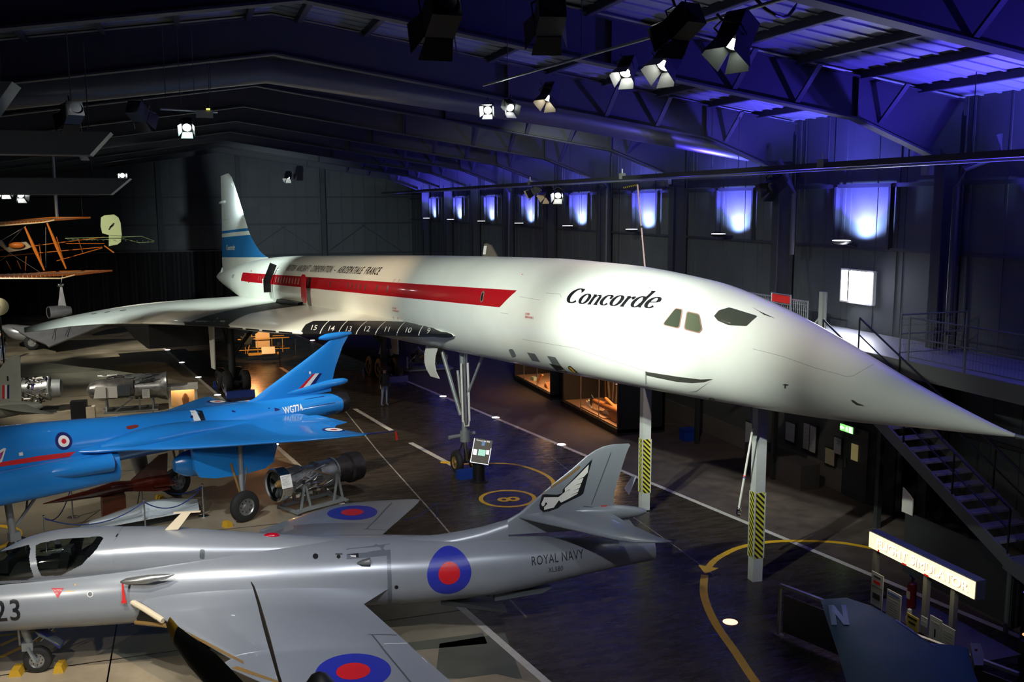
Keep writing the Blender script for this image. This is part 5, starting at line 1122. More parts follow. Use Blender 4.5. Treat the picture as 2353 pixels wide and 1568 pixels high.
m = MB(); bx(m, (.02, -.04, -.04), (.23, .01, .2), M('screen_green', (.1, .3, .25), .3, emit=(.35, .75, .6), es=.7)); m.build('screen', t)
# runway edge lights
pr = None
RL = [((385, 805), 'far left runway light, first of the row nearest the far wall'), ((418, 834), 'left runway light, second in the row'), ((456, 868), 'left runway light beside the shadowed main wheels'), ((500, 909), 'left runway light just above the dark far wing of the blue jet'),
      ((631, 1023), 'runway light below the near wing of the blue jet'), ((718, 783), 'tiny runway light seen under the wing edge of the airliner'), ((922, 871), 'right runway light behind the far main wheels'), ((1018, 912), 'right runway light left of the nose gear leg'),
      ((1139, 961), 'right runway light right of the nose gear leg'), ((1290, 1023), 'right runway light left of the tall striped post, nearest one')]
for p, lb in RL:
    c = onz(*p)
    if pr is None:
        pr = thing('runway_light', lb, 'floor light', (c.x, c.y, .006), group='round runway edge lights in the floor')
        m = MB(); m.lathe((0, 0, 0), (0, 0, 1), [(0, .2), (.015, .17)], steel, 20); m.build('rim', pr); m = MB(); m.lathe((0, 0, .016), (0, 0, 1), [(0, .155), (.012, .1)], M('runway_lamp', (1, .95, 1), .4, emit=(1, .9, 1), es=7), 20); m.build('lens', pr)
    else: dup(pr, (c.x, c.y, .006), None, lb)
c = onz(1678, 1430); m = MB(); m.lathe((c.x, c.y, .004), (0, 0, 1), [(0, .16), (.008, .13)], M('floor_lamp_warm', (1, .6, .4), .4, emit=(1, .5, .3), es=2.2), 20); tag(m.build('floor_light'), 'round pinkish floor lamp beside the curved yellow line', 'floor light')
# ---------------------------------------------------------------- distant exhibits
t = thing('delta_glider', 'silver aircraft behind the airliner wingtip with a round intake and tall fin mast', 'aircraft', (-9.02, 66, -.89)); t.scale = (1.1, 1.1, 1.1)
sg_ = M('silver_dull', (.32, .33, .35), .35, .5, noise=.15, nscale=2)
def g66(px_, py_, y): q = ony(px_, py_, y); return V(((q.x+9.02)/1.1, (y-66)/1.1, (q.z+.89)/1.1))
m = MB(); m.prism([g66(*p) for p in ((28, 752, 64.6), (242, 744, 65.6), (170, 774, 64.2), (112, 797, 63.4), (104, 790, 63.6), (66, 775, 64.2))], (0, .12, -.08), sg_)
for p_, q_ in (((120, 780, 63.7), (128, 752, 64.8)), ((150, 772, 64.0), (160, 750, 65.0))): m.bar(g66(*p_)-V((0, .02, 0)), g66(*q_)-V((0, .02, 0)), .02, .02, dark)
m.build('wing', t)
m = MB(); body(m, [(-2.1, 2.25, 2.0, .15), (-1.7, 2.3, 1.5, .4), (-1, 2.2, 1.3, .45), (.2, 2.1, 1.4, .35), (2.2, 2.0, 1.7, .15)], sg_, 20, .3); m.build('fuselage', t)
m = MB(); m.lathe((.3, .3, 2.85), (1, .5, 0), [(0, .28), (-.03, .34), (.05, .36), (.8, .36), (1.2, .26)], sg_, 24); m.lathe((.29, .3, 2.85), (1, .5, 0), [(0, .3), (.02, .29)], black, 20); m.build('engine_pod', t)
m = MB(); m.prism([(.75, .6, 3.1), (1.2, .6, 3.1), (1.05, .6, 4.3), (.95, .6, 4.3)], (0, .06, 0), sg_); m.ball((.95, .6, 4.4), .14, chrome, 1.6); m.cyl((1, .6, 4.4), (1.1, .6, 4.9), .02, steel); m.build('fin', t)
m = MB(); m.cyl((-.5, 0, 1.9), (-.55, -.1, 1.22), .1, dark); g = m.build('main_gear', t); wheel('wheel', g, (-.6, -.3, 1.24), .42, .3)
# cream disc and pale figure at the left edge
m = MB(); c = ony(-2, 705, 58); m.lathe(c, (0, -1, 0), [(0, .48), (.06, .48)], M('disc_cream', (.8, .72, .45), .4), 32); m.lathe(c+V((0, -.07, 0)), (0, -1, 0), [(0, .06), (.02, .05)], dark, 12); m.cyl(c+V((0, .1, -.4)), (c.x, 58.1, 0), .04, dark); tag(m.build('display_disc'), 'round cream disc cut by the left picture edge above the silver aircraft', 'sign')
# biplane skeleton hung from the roof
orn = M('orange_spar', (.62, .19, .02), .45); olv = M('tail_wire', (.3, .5, .25), .5)
t = thing('biplane_skeleton', 'uncovered orange wooden biplane frame with a pale green rudder hung at the left', 'biplane', (-5.5, 45, 0))
def bl_(p, y=0): q = ony(p[0], p[1], 45+y); return V((q.x+5.5, y, q.z))
def ribwing(pts_front, pts_back, n, nm):
    m = MB(); f_ = [bl_(p, -.6) for p in pts_front]; k_ = [bl_(p, 1.0) for p in pts_back]
    m.tube(f_, .03, cream, 6); m.tube(k_, .03, orn, 6)
    for i in range(n):
        q = i/(n-1); a = f_[0].lerp(f_[-1], q); b = k_[0].lerp(k_[-1], q); m.bar(a, b, .018, .07, orn); m.tube([a, a.lerp(b, .3)+V((0, 0, .07)), b], .008, cream, 5)
    m.build(nm, t)
ribwing([(-60, 522), (0, 519), (100, 511), (125, 506)], [(-30, 513), (40, 507), (120, 500), (208, 500)], 22, 'upper_wing')
ribwing([(-60, 640), (0, 640), (140, 640), (172, 632)], [(-30, 632), (40, 631), (140, 624), (258, 622)], 24, 'lower_wing')
for a, b in (((57, 522), (102, 622)), ((108, 512), (152, 618))):
    m = MB(); m.tube([bl_(a, -.5), bl_(((a[0]+b[0])/2, (a[1]+b[1])/2), -.5), bl_(b, -.5)], [.035, .075, .035], orn, 8); m.build('wing_strut', t)
m = MB()
for a, b in (((57, 520), (20, 560)), ((20, 580), (95, 628)), ((105, 520), (105, 615)), ((0, 555), (60, 520)), ((25, 582), (0, 600))): m.cyl(bl_(a), bl_(b), .008, steel, n=5)
m.build('bracing_wire', t)
m = MB()
for a, b in (((0, 575), (240, 545)), ((0, 590), (235, 568)), ((130, 600), (235, 570)), ((150, 560), (240, 560)), ((15, 600), (25, 620)), ((60, 590), (58, 622)), ((40, 600), (48, 618)), ((130, 545), (145, 595)), ((180, 550), (190, 580)), ((90, 560), (95, 600))): m.cyl(bl_(a, .3), bl_(b, .8), .02, orn, n=6)
m.cyl(bl_((240, 565), .6), bl_((262, 581), .4), .03, orn); m.build('tail_boom', t)
m = MB(); m.prism([bl_(p, -.2) for p in ((0, 565), (20, 580), (60, 573), (72, 568), (60, 556), (40, 558), (15, 570), (0, 552))], (0, .3, 0), M('fabric_pale', (.35, .32, .24), .6)); m.ball(bl_((38, 564), -.3), .3, orn, 1, .4, .45); m.build('nacelle', t)
m = MB(); pg = [(232, 500), (240, 495), (262, 493), (272, 500), (277, 512), (280, 542), (248, 540), (235, 536), (231, 520)]
m.prism([bl_(p, .5) for p in pg], (0, .04, 0), M('pale_green', (.6, .85, .55), .5)); m.prism([bl_(p, .5) for p in ((250, 541), (279, 543), (278, 556), (270, 562), (250, 566))], (0, .04, 0), MATS['pale_green'])
for a, b in (((252, 523), (262, 513)), ((250, 528), (257, 518)), ((256, 521), (260, 517))): m.bar(bl_(a, .48), bl_(b, .48), .01, .05, dark)
m.build('rudder', t)
m = MB(); up_ = [bl_(p, .3) for p in ((150, 548), (230, 546), (280, 545), (325, 543), (354, 554))]; lo = [bl_(p, 1.0) for p in ((160, 552), (230, 551), (285, 549), (320, 558), (354, 556))]
m.tube(up_, .014, olv, 5); m.tube(lo, .014, olv, 5)
for i in range(16):
    q = i/15; m.cyl(up_[0].lerp(up_[-1], q), lo[0].lerp(lo[-1], q), .009, olv, n=5)
m.build('tailplane', t)
for px_ in (10, 200): m = None
m = MB()
for p in ((20, 505), (190, 500)): a = bl_(p, .2); m.cyl(a, (a.x, a.y, rz(a.x-5.5)-.2), .006, dark, n=5)
m.build('suspension_wire', t)
m = MB(); a, b = ony(131, 500, 47), ony(128, 405, 47); m.cyl(a, (a.x, a.y, rz(a.x)-.2), .07, galv); tag(m.build('hanging_tube'), 'grey vertical tube hung from the roof over the biplane', 'tube')
# small aeroplane replica with orange light beyond the near main wheels
t = thing('box_aeroplane', 'orange lit wooden aeroplane replica with pale seat panel under the airliner wing', 'replica aeroplane', (3.7, 57, 0)); yw = M('spar_yellow', (.75, .4, .08), .5)
m = MB()
for z in (.62, 1.25): m.bar((-1.4, -.3, z), (1.5, -.3, z), .03, .05, yw); m.bar((-1.2, .7, z), (1.3, .7, z), .03, .05, yw)
for x in (-1.0, -.3, .5, 1.1): m.bar((x, -.3, .4), (x, -.3, 1.25), .03, .03, yw)
m.box((0, -.4, .38), (1.7, .25, .12), yw); m.bar((-.9, -.3, .4), (-.6, -.3, 1.5), .04, .04, yw); m.build('frame', t)
m = MB(); m.prism([(-.4, -.1, .7), (.4, -.1, .7), (.4, -.1, 1.65), (-.1, -.1, 1.68), (-.4, -.1, 1.5)], (0, .1, 0), M('panel_peach', (.85, .6, .35), .5)); m.build('seat_panel', t)
m = MB(); m.lathe((-.9, -.2, 1.25), (0, -1, 0), [(0, .3), (.25, .3)], dark, 14)
for k in range(7): m.cyl((-.9, -.35, 1.25), (-.9+.38*cos(k*.9), -.35, 1.25+.38*sin(k*.9)), .06, dark)
m.build('engine', t)
tag(sheet(None, 's', (3.95, 56.2, .62), .75, .45, M('sign_warm', (.9, .75, .55), .5), 0, .6).build('text_sign'), 'tilted warm lit text panel in front of the orange replica', 'sign')
for p, lb in (((643, 835), 'thin post with a small white notice right of the orange replica'), ((680, 820), 'thin rope post farthest right of the orange replica')):
    c = onz(*p); m = MB(); m.lathe((c.x, c.y, 0), (0, 0, 1), [(0, .18), (.03, .02)], steel, 14); m.cyl((c.x, c.y, 0), (c.x, c.y, 1.05), .02, steel); 
    if p[0] < 650: m.box((c.x, c.y-.02, 1.12), (.2, .02, .16), offwhite)
    tag(m.build('notice_post'), lb, 'post')
spot('spot_light', (3.3, 54.2, 2.8), (3.7, 57, 1.0), 420, 70, (1, .62, .3))
# machinery behind the far main wheels
t = thing('machinery_display', 'dark engine machinery on a frame with small panels behind the far main wheels', 'machinery', (11.9, 50.3, 0))
m = MB(); m.box((0, 0, .7), (1.6, .9, .5), dark)
for k in range(26): a = V((random.uniform(-.9, .9), -.5, random.uniform(.3, 1.3))); m.tube([a, a+V((random.uniform(-.3, .3), -.1, random.uniform(-.2, .2))), a+V((random.uniform(-.5, .5), 0, random.uniform(-.3, .3)))], .03, random.choice((steel, dark, brass)), 6)
m.lathe((.3, -.2, .9), (0, -1, 0), [(0, .45), (.3, .45), (.32, .3)], dark, 20); m.build('engine', t)
m = MB(); m.box((0, 0, .08), (2.6, 1.2, .08), galv)
for x in (-1.1, 1.1): m.box((x, 0, .4), (.08, .08, .7), galv); m.box((x, -.5, .05), (.12, .3, .1), galv)
m.build('stand', t)
for p, lb in (((880, 808), 'small framed screen panel on a dark post, left of the machinery'), ((905, 808), 'small pale green panel leaning right of the framed screen')):
    c = onz(p[0], 848); q = ony(p[0], p[1], c.y); m = MB(); m.cyl((q.x, c.y, 0), q, .04, dark); m.box(q, (.42, .05, .36), offwhite if p[0] < 900 else M('panel_green', (.35, .4, .32), .5), Matrix.Rotation(.25 if p[0] < 900 else -.2, 3, 'Y')); m.box(q-V((0, .03, 0)), (.28, .02, .22), dark, Matrix.Rotation(.25, 3, 'Y')) if p[0] < 900 else None; tag(m.build('text_sign'), lb, 'sign')
# person standing by the far main wheels
def person(loc, rz_):
    me = bpy.data.meshes.new('person'); J = [(0, 0, .93, .13), (0, 0, 1.08, .125), (0, 0, 1.25, .15), (0, 0, 1.42, .13), (0, -.01, 1.5, .055), (0, -.01, 1.6, .085), (0, -.015, 1.69, .08),
         (.1, 0, .88, .1), (.11, .01, .5, .06), (.12, .04, .09, .04), (.12, -.12, .04, .035), (-.1, 0, .88, .1), (-.11, .02, .5, .06), (-.14, .06, .09, .04), (-.14, -.1, .04, .035),
         (.19, 0, 1.4, .06), (.24, .02, 1.14, .045), (.2, -.15, .95, .035), (.16, -.22, .93, .03), (-.19, 0, 1.4, .06), (-.25, .02, 1.14, .045), (-.24, -.06, .9, .035), (-.24, -.08, .82, .03)]
    E_ = [(0, 1), (1, 2), (2, 3), (3, 4), (4, 5), (5, 6), (0, 7), (7, 8), (8, 9), (9, 10), (0, 11), (11, 12), (12, 13), (13, 14), (3, 15), (15, 16), (16, 17), (17, 18), (3, 19), (19, 20), (20, 21), (21, 22)]
    me.from_pydata([j[:3] for j in J], E_, []); o = bpy.data.objects.new('person', me); COL.objects.link(o)
    md = o.modifiers.new('skin', 'SKIN'); 
    for i, j in enumerate(J): me.skin_vertices[0].data[i].radius = (j[3], j[3]*(.75 if i in (2, 3) else .9))
    me.skin_vertices[0].data[0].use_root = True
    sb = o.modifiers.new('sub', 'SUBSURF'); sb.levels = sb.render_levels = 2
    dg = bpy.context.evaluated_depsgraph_get(); m2 = bpy.data.meshes.new_from_object(o.evaluated_get(dg)); bpy.data.objects.remove(o)
    for mt in (M('skin', (.45, .28, .2), .6), M('jacket', (.012, .012, .015), .8), M('jeans', (.10, .13, .2), .8)): m2.materials.append(mt)
    for p in m2.polygons:
        z = p.center.z; p.use_smooth = True; p.material_index = 0 if (z > 1.5 or (z < 1.0 and abs(p.center.x) > .2 and z > .7 and p.center.y < -.04)) else (1 if z > .92 else 2)
        if z < .07: p.material_index = 1
    o = bpy.data.objects.new('person', m2); COL.objects.link(o); o.location = loc; o.rotation_euler = (0, 0, rz_)
    h = MB(); h.ball((0, .01, 1.69), .1, M('hair', (.02, .012, .008), .7), 1, 1.05, 1.0); h.build('hair', o)
    return o
c = onz(885, 934); tag(person((c.x, c.y, 0), .4), 'person in a dark jacket and jeans standing before the far main wheels', 'person')
c = onz(8, 830); tag(person((c.x, c.y, 0), .9), 'person in dark clothes at the left picture edge beyond the grey fin', 'person')
# ---------------------------------------------------------------- lit showcases along the right
cs = M('case_black', (.012, .012, .013), .45); 
def showcase(y0, y1, lb):
    t = thing('showcase', lb, 'display case', (15.3, y0, 0)); L = y1-y0
    m = MB(); m.box((1.0, L/2, .12), (2.0, L, .24), cs); m.box((1.0, L/2, 2.75), (2.0, L, .3), cs); m.box((1.95, L/2, 1.45), (.1, L, 2.4), M('case_back', (.1, .07, .05), .8))
    for y in (.06, L-.06): m.box((1.0, y, 1.4), (2.0, .12, 2.6), cs)
    m.box((1, L/2, .27), (1.8, L-.24, .04), M('case_floor', (.45, .28, .17), .8, noise=.2)); m.build('cabinet', t)
    m = MB(); m.box((.03, L/2, 1.42), (.012, L-.2, 2.35), M('case_glass', (1, 1, 1), .02, trans=1)); g = m.build('pane', t)
    m = MB()
    k = 1.9
    while k < L-.5: m.box((.02, k, 1.42), (.03, .035, 2.35), steel); k += 1.9
    m.build('mullion', t)
    return t
showcase(33.0, 38.9, 'near glass showcase lit orange with wooden wreck parts, right of the nose gear'); showcase(40.3, 45.6, 'far glass showcase lit orange, partly hidden by the airliner belly')
area('case_light', (16.0, 34.6, 2.5), (16.0, 34.8, 0), 170, 1, 2.6, (1, .55, .24)); area('case_light', (16.0, 41.6, 2.5), (16.0, 41.8, 0), 110, 1, 2.4, (1, .55, .24))
def sc(px_, py_, x=15.75): q = onx(px_, py_, x); q.z = max(q.z, .33); return q
m = MB(); m.tube([sc(1366, 922), sc(1400, 936), sc(1437, 952)], [.10, .15, .16], wood, 12); m.tube([sc(1392, 916), sc(1422, 946)], [.07, .09], wood, 10); m.tube([sc(1380, 930, 15.9), sc(1436, 938, 15.9)], .1, wood, 10); tag(m.build('log_wreckage'), 'round orange brown timber spars crossing in the near showcase', 'timber')
m = MB(); m.prism([sc(1396, 944, 15.6), sc(1437, 958, 15.6), sc(1413, 978, 15.6), sc(1406, 966, 15.6)], (.1, 0, 0), wood); m.prism([sc(1375, 968, 15.7), sc(1405, 980, 15.7), sc(1436, 966, 15.9), sc(1410, 955, 15.9)], (0, 0, .1), wood); tag(m.build('wooden_crate'), 'broken wooden box lying at the near end of the lit showcase', 'crate')
m = MB(); q = sc(1353, 933); m.box(q, (.05, .62, .17), M('cross_white', (.85, .75, .65), .5), Matrix.Rotation(.35, 3, 'X')); m.box(q+V((0, 0, .0)), (.06, .2, .5), MATS['cross_white'], Matrix.Rotation(.35, 3, 'X')); m.box(q+V((0, -.3, .3)), (.05, .22, .42), greyd, Matrix.Rotation(.5, 3, 'X')); m.bar((q.x, q.y, .3), q, .04, .04, wood); tag(m.build('wooden_cross'), 'pale cross shaped part standing in the near lit showcase', 'wooden part')
m = MB(); m.prism([sc(1383, 950, 15.7), sc(1400, 955, 15.7), sc(1392, 938, 15.7)], (.05, 0, 0), M('triangle_pale', (.6, .55, .5), .5)); m.bar(sc(1340, 952, 15.6), sc(1395, 972, 15.6), .3, .03, M('sheet_pale', (.6, .4, .28), .6)); tag(m.build('wreck_sheet'), 'pale flat sheet lying in front of the timber in the near showcase', 'wreck part')
m = MB()
for k in range(9): m.bar((16.9+.1*sin(k), 34+.5*k, .5), (17.0, 34.1+.52*k+.2*sin(k*2), 2.2), .1, .03, M('dim_slat', (.12, .09, .06), .7))
tag(m.build('slat_display'), 'row of dim upright slats at the back of the near showcase', 'slats')
m = MB(); m.bar(sc(1236, 882), sc(1247, 862), .1, .06, M('orange_wood', (.7, .28, .06), .5)); m.box(sc(1228, 873), (.2, .35, .28), M('pale_green2', (.5, .65, .55), .5)); tag(m.build('orange_lever'), 'orange plank leaning on a pale block in the far showcase', 'wooden part')
m = MB(); m.prism([sc(1272, 908), sc(1281, 912), sc(1280, 892)], (.12, 0, 0), M('yellow_lit', (.9, .6, .2), .5)); m.box(sc(1262, 893), (.3, .5, .2), wood, Matrix.Rotation(.5, 3, 'X')); tag(m.build('wooden_wedge'), 'bright yellow wedge at the near end of the far showcase', 'wooden part')
m = MB(); m.box((16.6, 39.6, 1.35), (.12, 1.2, 2.7), M('column_beige', (.16, .15, .11), .8)); struct(m.build('trim_60'))
m = MB(); c = onz(1580, 1012); m.prism([(c.x-.25, c.y-.2, 0), (c.x+.25, c.y-.2, 0), (c.x+.25, c.y+.2, 0), (c.x-.25, c.y+.2, 0)], (0, 0, .42), M('bin_blue', (.005, .04, .3), .4)); m.prism([(c.x-.29, c.y-.24, .42), (c.x+.29, c.y-.24, .42), (c.x+.29, c.y+.24, .42), (c.x-.29, c.y+.24, .42)], (0, 0, .04), MATS['bin_blue']); tag(m.build('storage_bin'), 'small dark blue plastic bin on the carpet right of the near showcase', 'bin')
# ---------------------------------------------------------------- gallery, stairs, rooms below
wallg = M('gallery_wall', (.07, .075, .07), .8, noise=.1)
m = MB(); m.box((18.9, 29.2, 2.3), (.12, 15, 4.6), wallg); m.box((18.85, 29.5, .35), (.14, 13, .7), M('low_panel', (.12, .11, .09), .8)); struct(m.build('wall_lower'))
m = MB(); m.box((18.8, 22.9, 2.3), (.1, 2.3, 4.6), darkw); struct(m.build('wall_recess'))
m = MB(); m.box((18.72, 23.4, 1.1), (.06, 1.1, 2.2), M('door_dark', (.03, .035, .035), .5)); d1 = m.build('door_1'); struct(d1)
m = MB(); m.box((18.66, 23.4, 1.45), (.02, .3, .5), M('door_light', (.5, .45, .2), .5, emit=(.9, .75, .3), es=.12)); m.build('door_pane', d1)
m = MB(); m.bar((18.62, 23.75, .9), (18.62, 23.75, 1.2), .03, .03, steel); m.build('door_handle', d1)
fg = M('fascia', (.085, .088, .08), .6)
rl = M('rail_steel_shaded', (.12, .125, .125), .5, .4)  # darker copy of the railing steel, dimness put into the colour
m = MB(); m.box((18.42, 27, 4.85), (2.9, 34, .12), M('deck', (.16, .165, .18), .4)); m.box((16.95, 27, 4.75), (.08, 34, .42), fg)
for y in range(11, 44, 5): m.box((17.6, y, 2.3), (.14, .14, 4.6), dark)
m.box((16.35, 21.85, 4.85), (1.25, 1.3, .1), MATS['deck'])
tag(m.build('gallery_deck'), 'raised walkway along the right wall with a pale fascia, seen above the airliner nose', 'gallery')
def railing(a, b, z, lb, mesh=True, h=1.1, slope=0, mt_=None):
    mt_ = mt_ or galv
    t = thing('railing', lb, 'railing', (a[0], a[1], z)); d = V((b[0]-a[0], b[1]-a[1], slope)); n = max(1, int(d.length/1.55))
    m = MB(); m.cyl((0, 0, h), d+V((0, 0, h)), .022, mt_, n=8); m.cyl((0, 0, h*.55), d+V((0, 0, h*.55)), .018, mt_, n=8); m.cyl((0, 0, .12), d+V((0, 0, .12)), .015, mt_, n=8); m.build('handrail', t)
    for k in range(n+1): m = MB(); q = d*(k/n); m.cyl(q, q+V((0, 0, h+.03)), .024, mt_, n=8); m.build('post', t)
    if mesh:
        m = MB(); k = .1
        while k < d.length: q = d*(k/d.length); m.cyl(q+V((0, 0, .12)), q+V((0, 0, h*.98)), .004, mt_, n=4); k += .1
        for z_ in (.3, .45, .75, .9): m.cyl((0, 0, z_*h), d+V((0, 0, z_*h)), .004, mt_, n=4)
        m.build('mesh_infill', t)
    return t
railing((16.95, 23.6), (16.95, 36), 4.95, 'long grey mesh railing on the gallery behind the cockpit')
railing((16.95, 12), (16.95, 19.4), 4.95, 'dim grey railing of the gallery at the right edge above the nose tip', mt_=rl)
railing((19.3, 20.0), (17.2, 20.0), 4.95, 'short grey railing across the gallery below the bright window', mt_=rl)
t = thing('red_notice', 'red panel in a steel frame on the gallery above the airliner nose', 'sign', (16.8, 24.7, 4.95))
m = MB(); m.prism([(0, -.42, .98), (0, .52, .98), (0, .52, 1.2), (0, -.42, 1.2)], (.03, 0, 0), M('sign_red', (.5, .02, .02), .5, emit=(.6, .03, .02), es=.15)); m.build('panel', t)
m = MB()
for y in (-.45, .55): m.cyl((0, y, 0), (0, y, 1.25), .02, galv, n=8)
m.cyl((0, -.45, .95), (0, .55, .95), .015, galv, n=8); m.cyl((0, -.45, 1.23), (0, .55, 1.23), .015, galv, n=8); m.build('frame', t)
m = MB(); q = onx(1888, 740, 16.6); m.box((16.6, q.y, 5.75), (.12, .16, 1.4), M('steel_upright', (.3, .31, .28), .5)); m.box((16.6, q.y-.16, 5.75), (.04, .04, 1.4), MATS['steel_upright']); m.bar((16.6, q.y+.1, 5.7), (16.6, q.y+.9, 5.0), .05, .05, MATS['steel_upright']); m.box((16.6, q.y, 4.99), (.3, .4, .08), MATS['steel_upright']); tag(m.build('gallery_upright'), 'stout steel upright with a diagonal brace left of the bright window', 'post')
# staircase
t = thing('staircase', 'open steel staircase with pale treads below the airliner nose tip', 'staircase', (15.72, 21.2, 4.85)); dk = M('stringer', (.12, .13, .13), .5)
dy, dz = -6.4, -3.2
m = MB(); m.bar((0, 0, -.1), (0, dy, dz-.1), .06, .28, dk); m.bar((1.15, 0, -.1), (1.15, dy, dz-.1), .06, .28, dk); m.build('stringer', t)
for k in range(1, 17): m = MB(); q = k/17; m.box((.58, dy*q, dz*q), (1.1, .27, .04), M('tread', (.16, .17, .17), .6)); m.box((.58, dy*q-.13, dz*q-.0), (1.1, .02, .05), M('tread_edge', (.3, .3, .28), .5)); m.build('tread', t)
m = MB()
for x in (0, 1.15):
    m.cyl((x, 0, 1.0), (x, dy, dz+1.0), .025, black, n=8); m.cyl((x, 0, .55), (x, dy, dz+.55), .018, black, n=8)
    for k in range(5): q = k/4; m.cyl((x, dy*q, dz*q), (x, dy*q, dz*q+1.0), .022, black, n=8)
m.build('handrail', t)
m = MB(); m.box((.6, dy-.8, dz-.08), (1.3, 1.6, .1), dk); m.bar((-.05, dy-.0, dz-.12), (-.05, dy-3.2, dz-.9), .06, .3, dk)
for x in (0, 1.15): m.cyl((x, dy-1.5, dz), (x, dy-1.5, -4.85), .05, dk, n=8); m.cyl((x, dy-.1, dz), (x, dy-.1, -4.85), .05, dk, n=8)
m.build('landing', t)
m = MB(); m.box((16.1, 16.5, .75), (.06, 3.4, 1.5), M('partition', (.028, .03, .033), .7)); tag(m.build('partition'), 'low dark grey curved partition in front of the staircase', 'partition')
m = MB(); m.prism([(16.0, 18.25, 1.5), (16.0, 17.9, 1.5), (16.0, 17.9, 1.9), (16.0, 18.05, 2.0), (16.0, 18.25, 2.1)], (.03, 0, 0), offwhite); tag(m.build('pale_notice'), 'pale notice board on the dark partition left of the staircase', 'sign')
t = thing('exit_sign', 'lit green emergency exit sign above the dark door', 'exit sign', (18.6, 23.7, 2.12))
m = MB(); m.box((0, 0, 0), (.06, .62, .22), offwhite); m.build('housing', t)
m = MB(); gm = M('exit_green', (.1, .6, .1), .5, emit=(.25, .9, .2), es=1.3); wm2 = M('exit_white', (1, 1, .9), .5, emit=(1, 1, .85), es=1.6)
m.box((-.035, .0, 0), (.01, .6, .2), gm); m.box((-.042, .18, 0), (.01, .14, .05), wm2); m.prism([(-.045, .30, 0), (-.045, .2, .07), (-.045, .2, -.07)], (-.005, 0, 0), wm2)
m.box((-.042, -.02, .05), (.01, .05, .05), wm2); m.box((-.042, -.02, -.02), (.01, .09, .08), wm2); m.box((-.042, -.2, 0), (.01, .13, .18), wm2); m.build('face', t)
pw = M('poster_white', (.35, .37, .36), .6)
for (px_, py_), w_, h_, lb in (((1816, 993), .5, .62, 'small framed notice on the wall below the gallery, leftmost'), ((1853, 1003), .3, .85, 'tall framed notice, left one of the pair below the airliner nose'), ((1868, 1010), .3, .85, 'tall framed notice, right one of the pair below the airliner nose'),
                                ((1925, 1025), .34, .5, 'white notice left of the green exit sign'), ((1907, 1050), .45, .5, 'yellowish notice board left of the dark door'), ((1722, 1000), .5, .9, 'pale notice behind the nearer striped post')):
    q = onx(px_, py_, 18.7); m = MB(); m.box(q, (.03, w_, h_), M('notice_warm', (.4, .36, .2), .6) if 'yellowish' in lb else pw); m.box(q+V((.01, 0, 0)), (.03, w_+.07, h_+.07), black)
    for k in range(5): m.box(q+V((-.02, 0, h_*(.3-.15*k))), (.005, w_*.7, .015), M('print_grey', (.2, .2, .2), .6))
    tag(m.build('wall_notice'), lb, 'notice')
for (px_, py_), c_, lb in (((1797, 1096), (1, .05, .05), 'tiny red indicator light in the dark corner below the nose'), ((1844, 1129), (.1, .1, 1), 'tiny blue indicator light near the carpet below the nose')):
    q = onx(px_, py_, 18.6); m = MB(); m.ball(q, .03, M('led_%d' % px_, c_, .4, emit=c_, es=6)); tag(m.build('indicator_light'), lb, 'indicator light')
for p, w_ in (((1840, 1130), 2.4),):
    m = MB(); m.box((18.0, 26.2, .4), (.7, 3.2, .8), M('bench', (.06, .055, .05), .7)); tag(m.build('low_cabinet'), 'long low dark cabinet against the wall under the gallery', 'cabinet')
# ---------------------------------------------------------------- flight simulator booth
t = thing('simulator_booth', 'open booth of grey posts under a glowing FLIGHT SIMULATOR sign', 'booth', (13.0, 12.9, 0)); pg_ = M('booth_grey', (.14, .15, .14), .5)
m = MB(); m.box((.12, 1.4, 2.02), (.22, 2.86, .36), pg_); m.build('sign_box', t)
m = MB(); m.box((0, 1.4, 2.02), (.02, 2.82, .32), M('sign_glow', (.9, .8, .55), .5, emit=(1, .80, .45), es=1.5)); fc = m.build('sign_face', t)
m = MB(); b = textbm('FLIGHT SIMULATOR', .245, 0, 1.12)
for v in b.verts: v.co = V((-.02, 2.58-v.co.x, 1.94+v.co.y))
mp = {v: m.bm.verts.new(v.co) for v in b.verts}
for q in b.faces: m.face([mp[v] for v in q.verts], m.mi(M('sign_letters', (1, .95, .85), .5, emit=(1, .96, .88), es=3.2)))
b.free(); b = textbm('FLIGHT SIMULATOR', .245, 0, 1.12)
for v in b.verts: v.co = V((-.014, 2.565-v.co.x, 1.93+v.co.y))
mp = {v: m.bm.verts.new(v.co) for v in b.verts}
for q in b.faces: m.face([mp[v] for v in q.verts], m.mi(M('letter_shadow', (.6, .3, .12), .5)))  # shifted brown copy, painted as the shadow of the letters
b.free(); m.box((-.02, 2.5, 1.88), (.01, .04, .04), redb); m.box((-.02, 1.75, 1.87), (.01, .12, .03), redb); m.box((-.02, 1.15, 1.87), (.01, .12, .03), redb); m.build('lettering', t)
for y in (2.7, 1.25, .55):
    m = MB(); m.box((.1, y, .93), (.1, .1, 1.86), pg_); m.build('post', t)
m = MB(); m.box((.6, 1.4, .62), (1.1, 2.9, .05), M('counter_dark', (.04, .04, .042), .6)); m.box((.05, 1.4, .3), (.04, 2.9, .6), M('booth_dark', (.03, .03, .032), .6)); m.build('counter', t)
area('booth_light', (12.85, 14.3, 2.0), (12.2, 14.3, 1.0), 12, 2.6, .2, (1, .8, .5))
def poster(y, z, w_, h_, mt, lb, extra):
    m = MB(); m.box((12.93, y, z), (.02, w_, h_), mt)
    for c, s, mm in extra: m.box((12.915, y+c[0], z+c[1]), (.006, s[0], s[1]), mm)
    tag(m.build('poster'), lb, 'poster')
pg2 = M('print_grey', (.2, .2, .2), .6); pwh = M('poster_bright', (.42, .46, .45), .6)
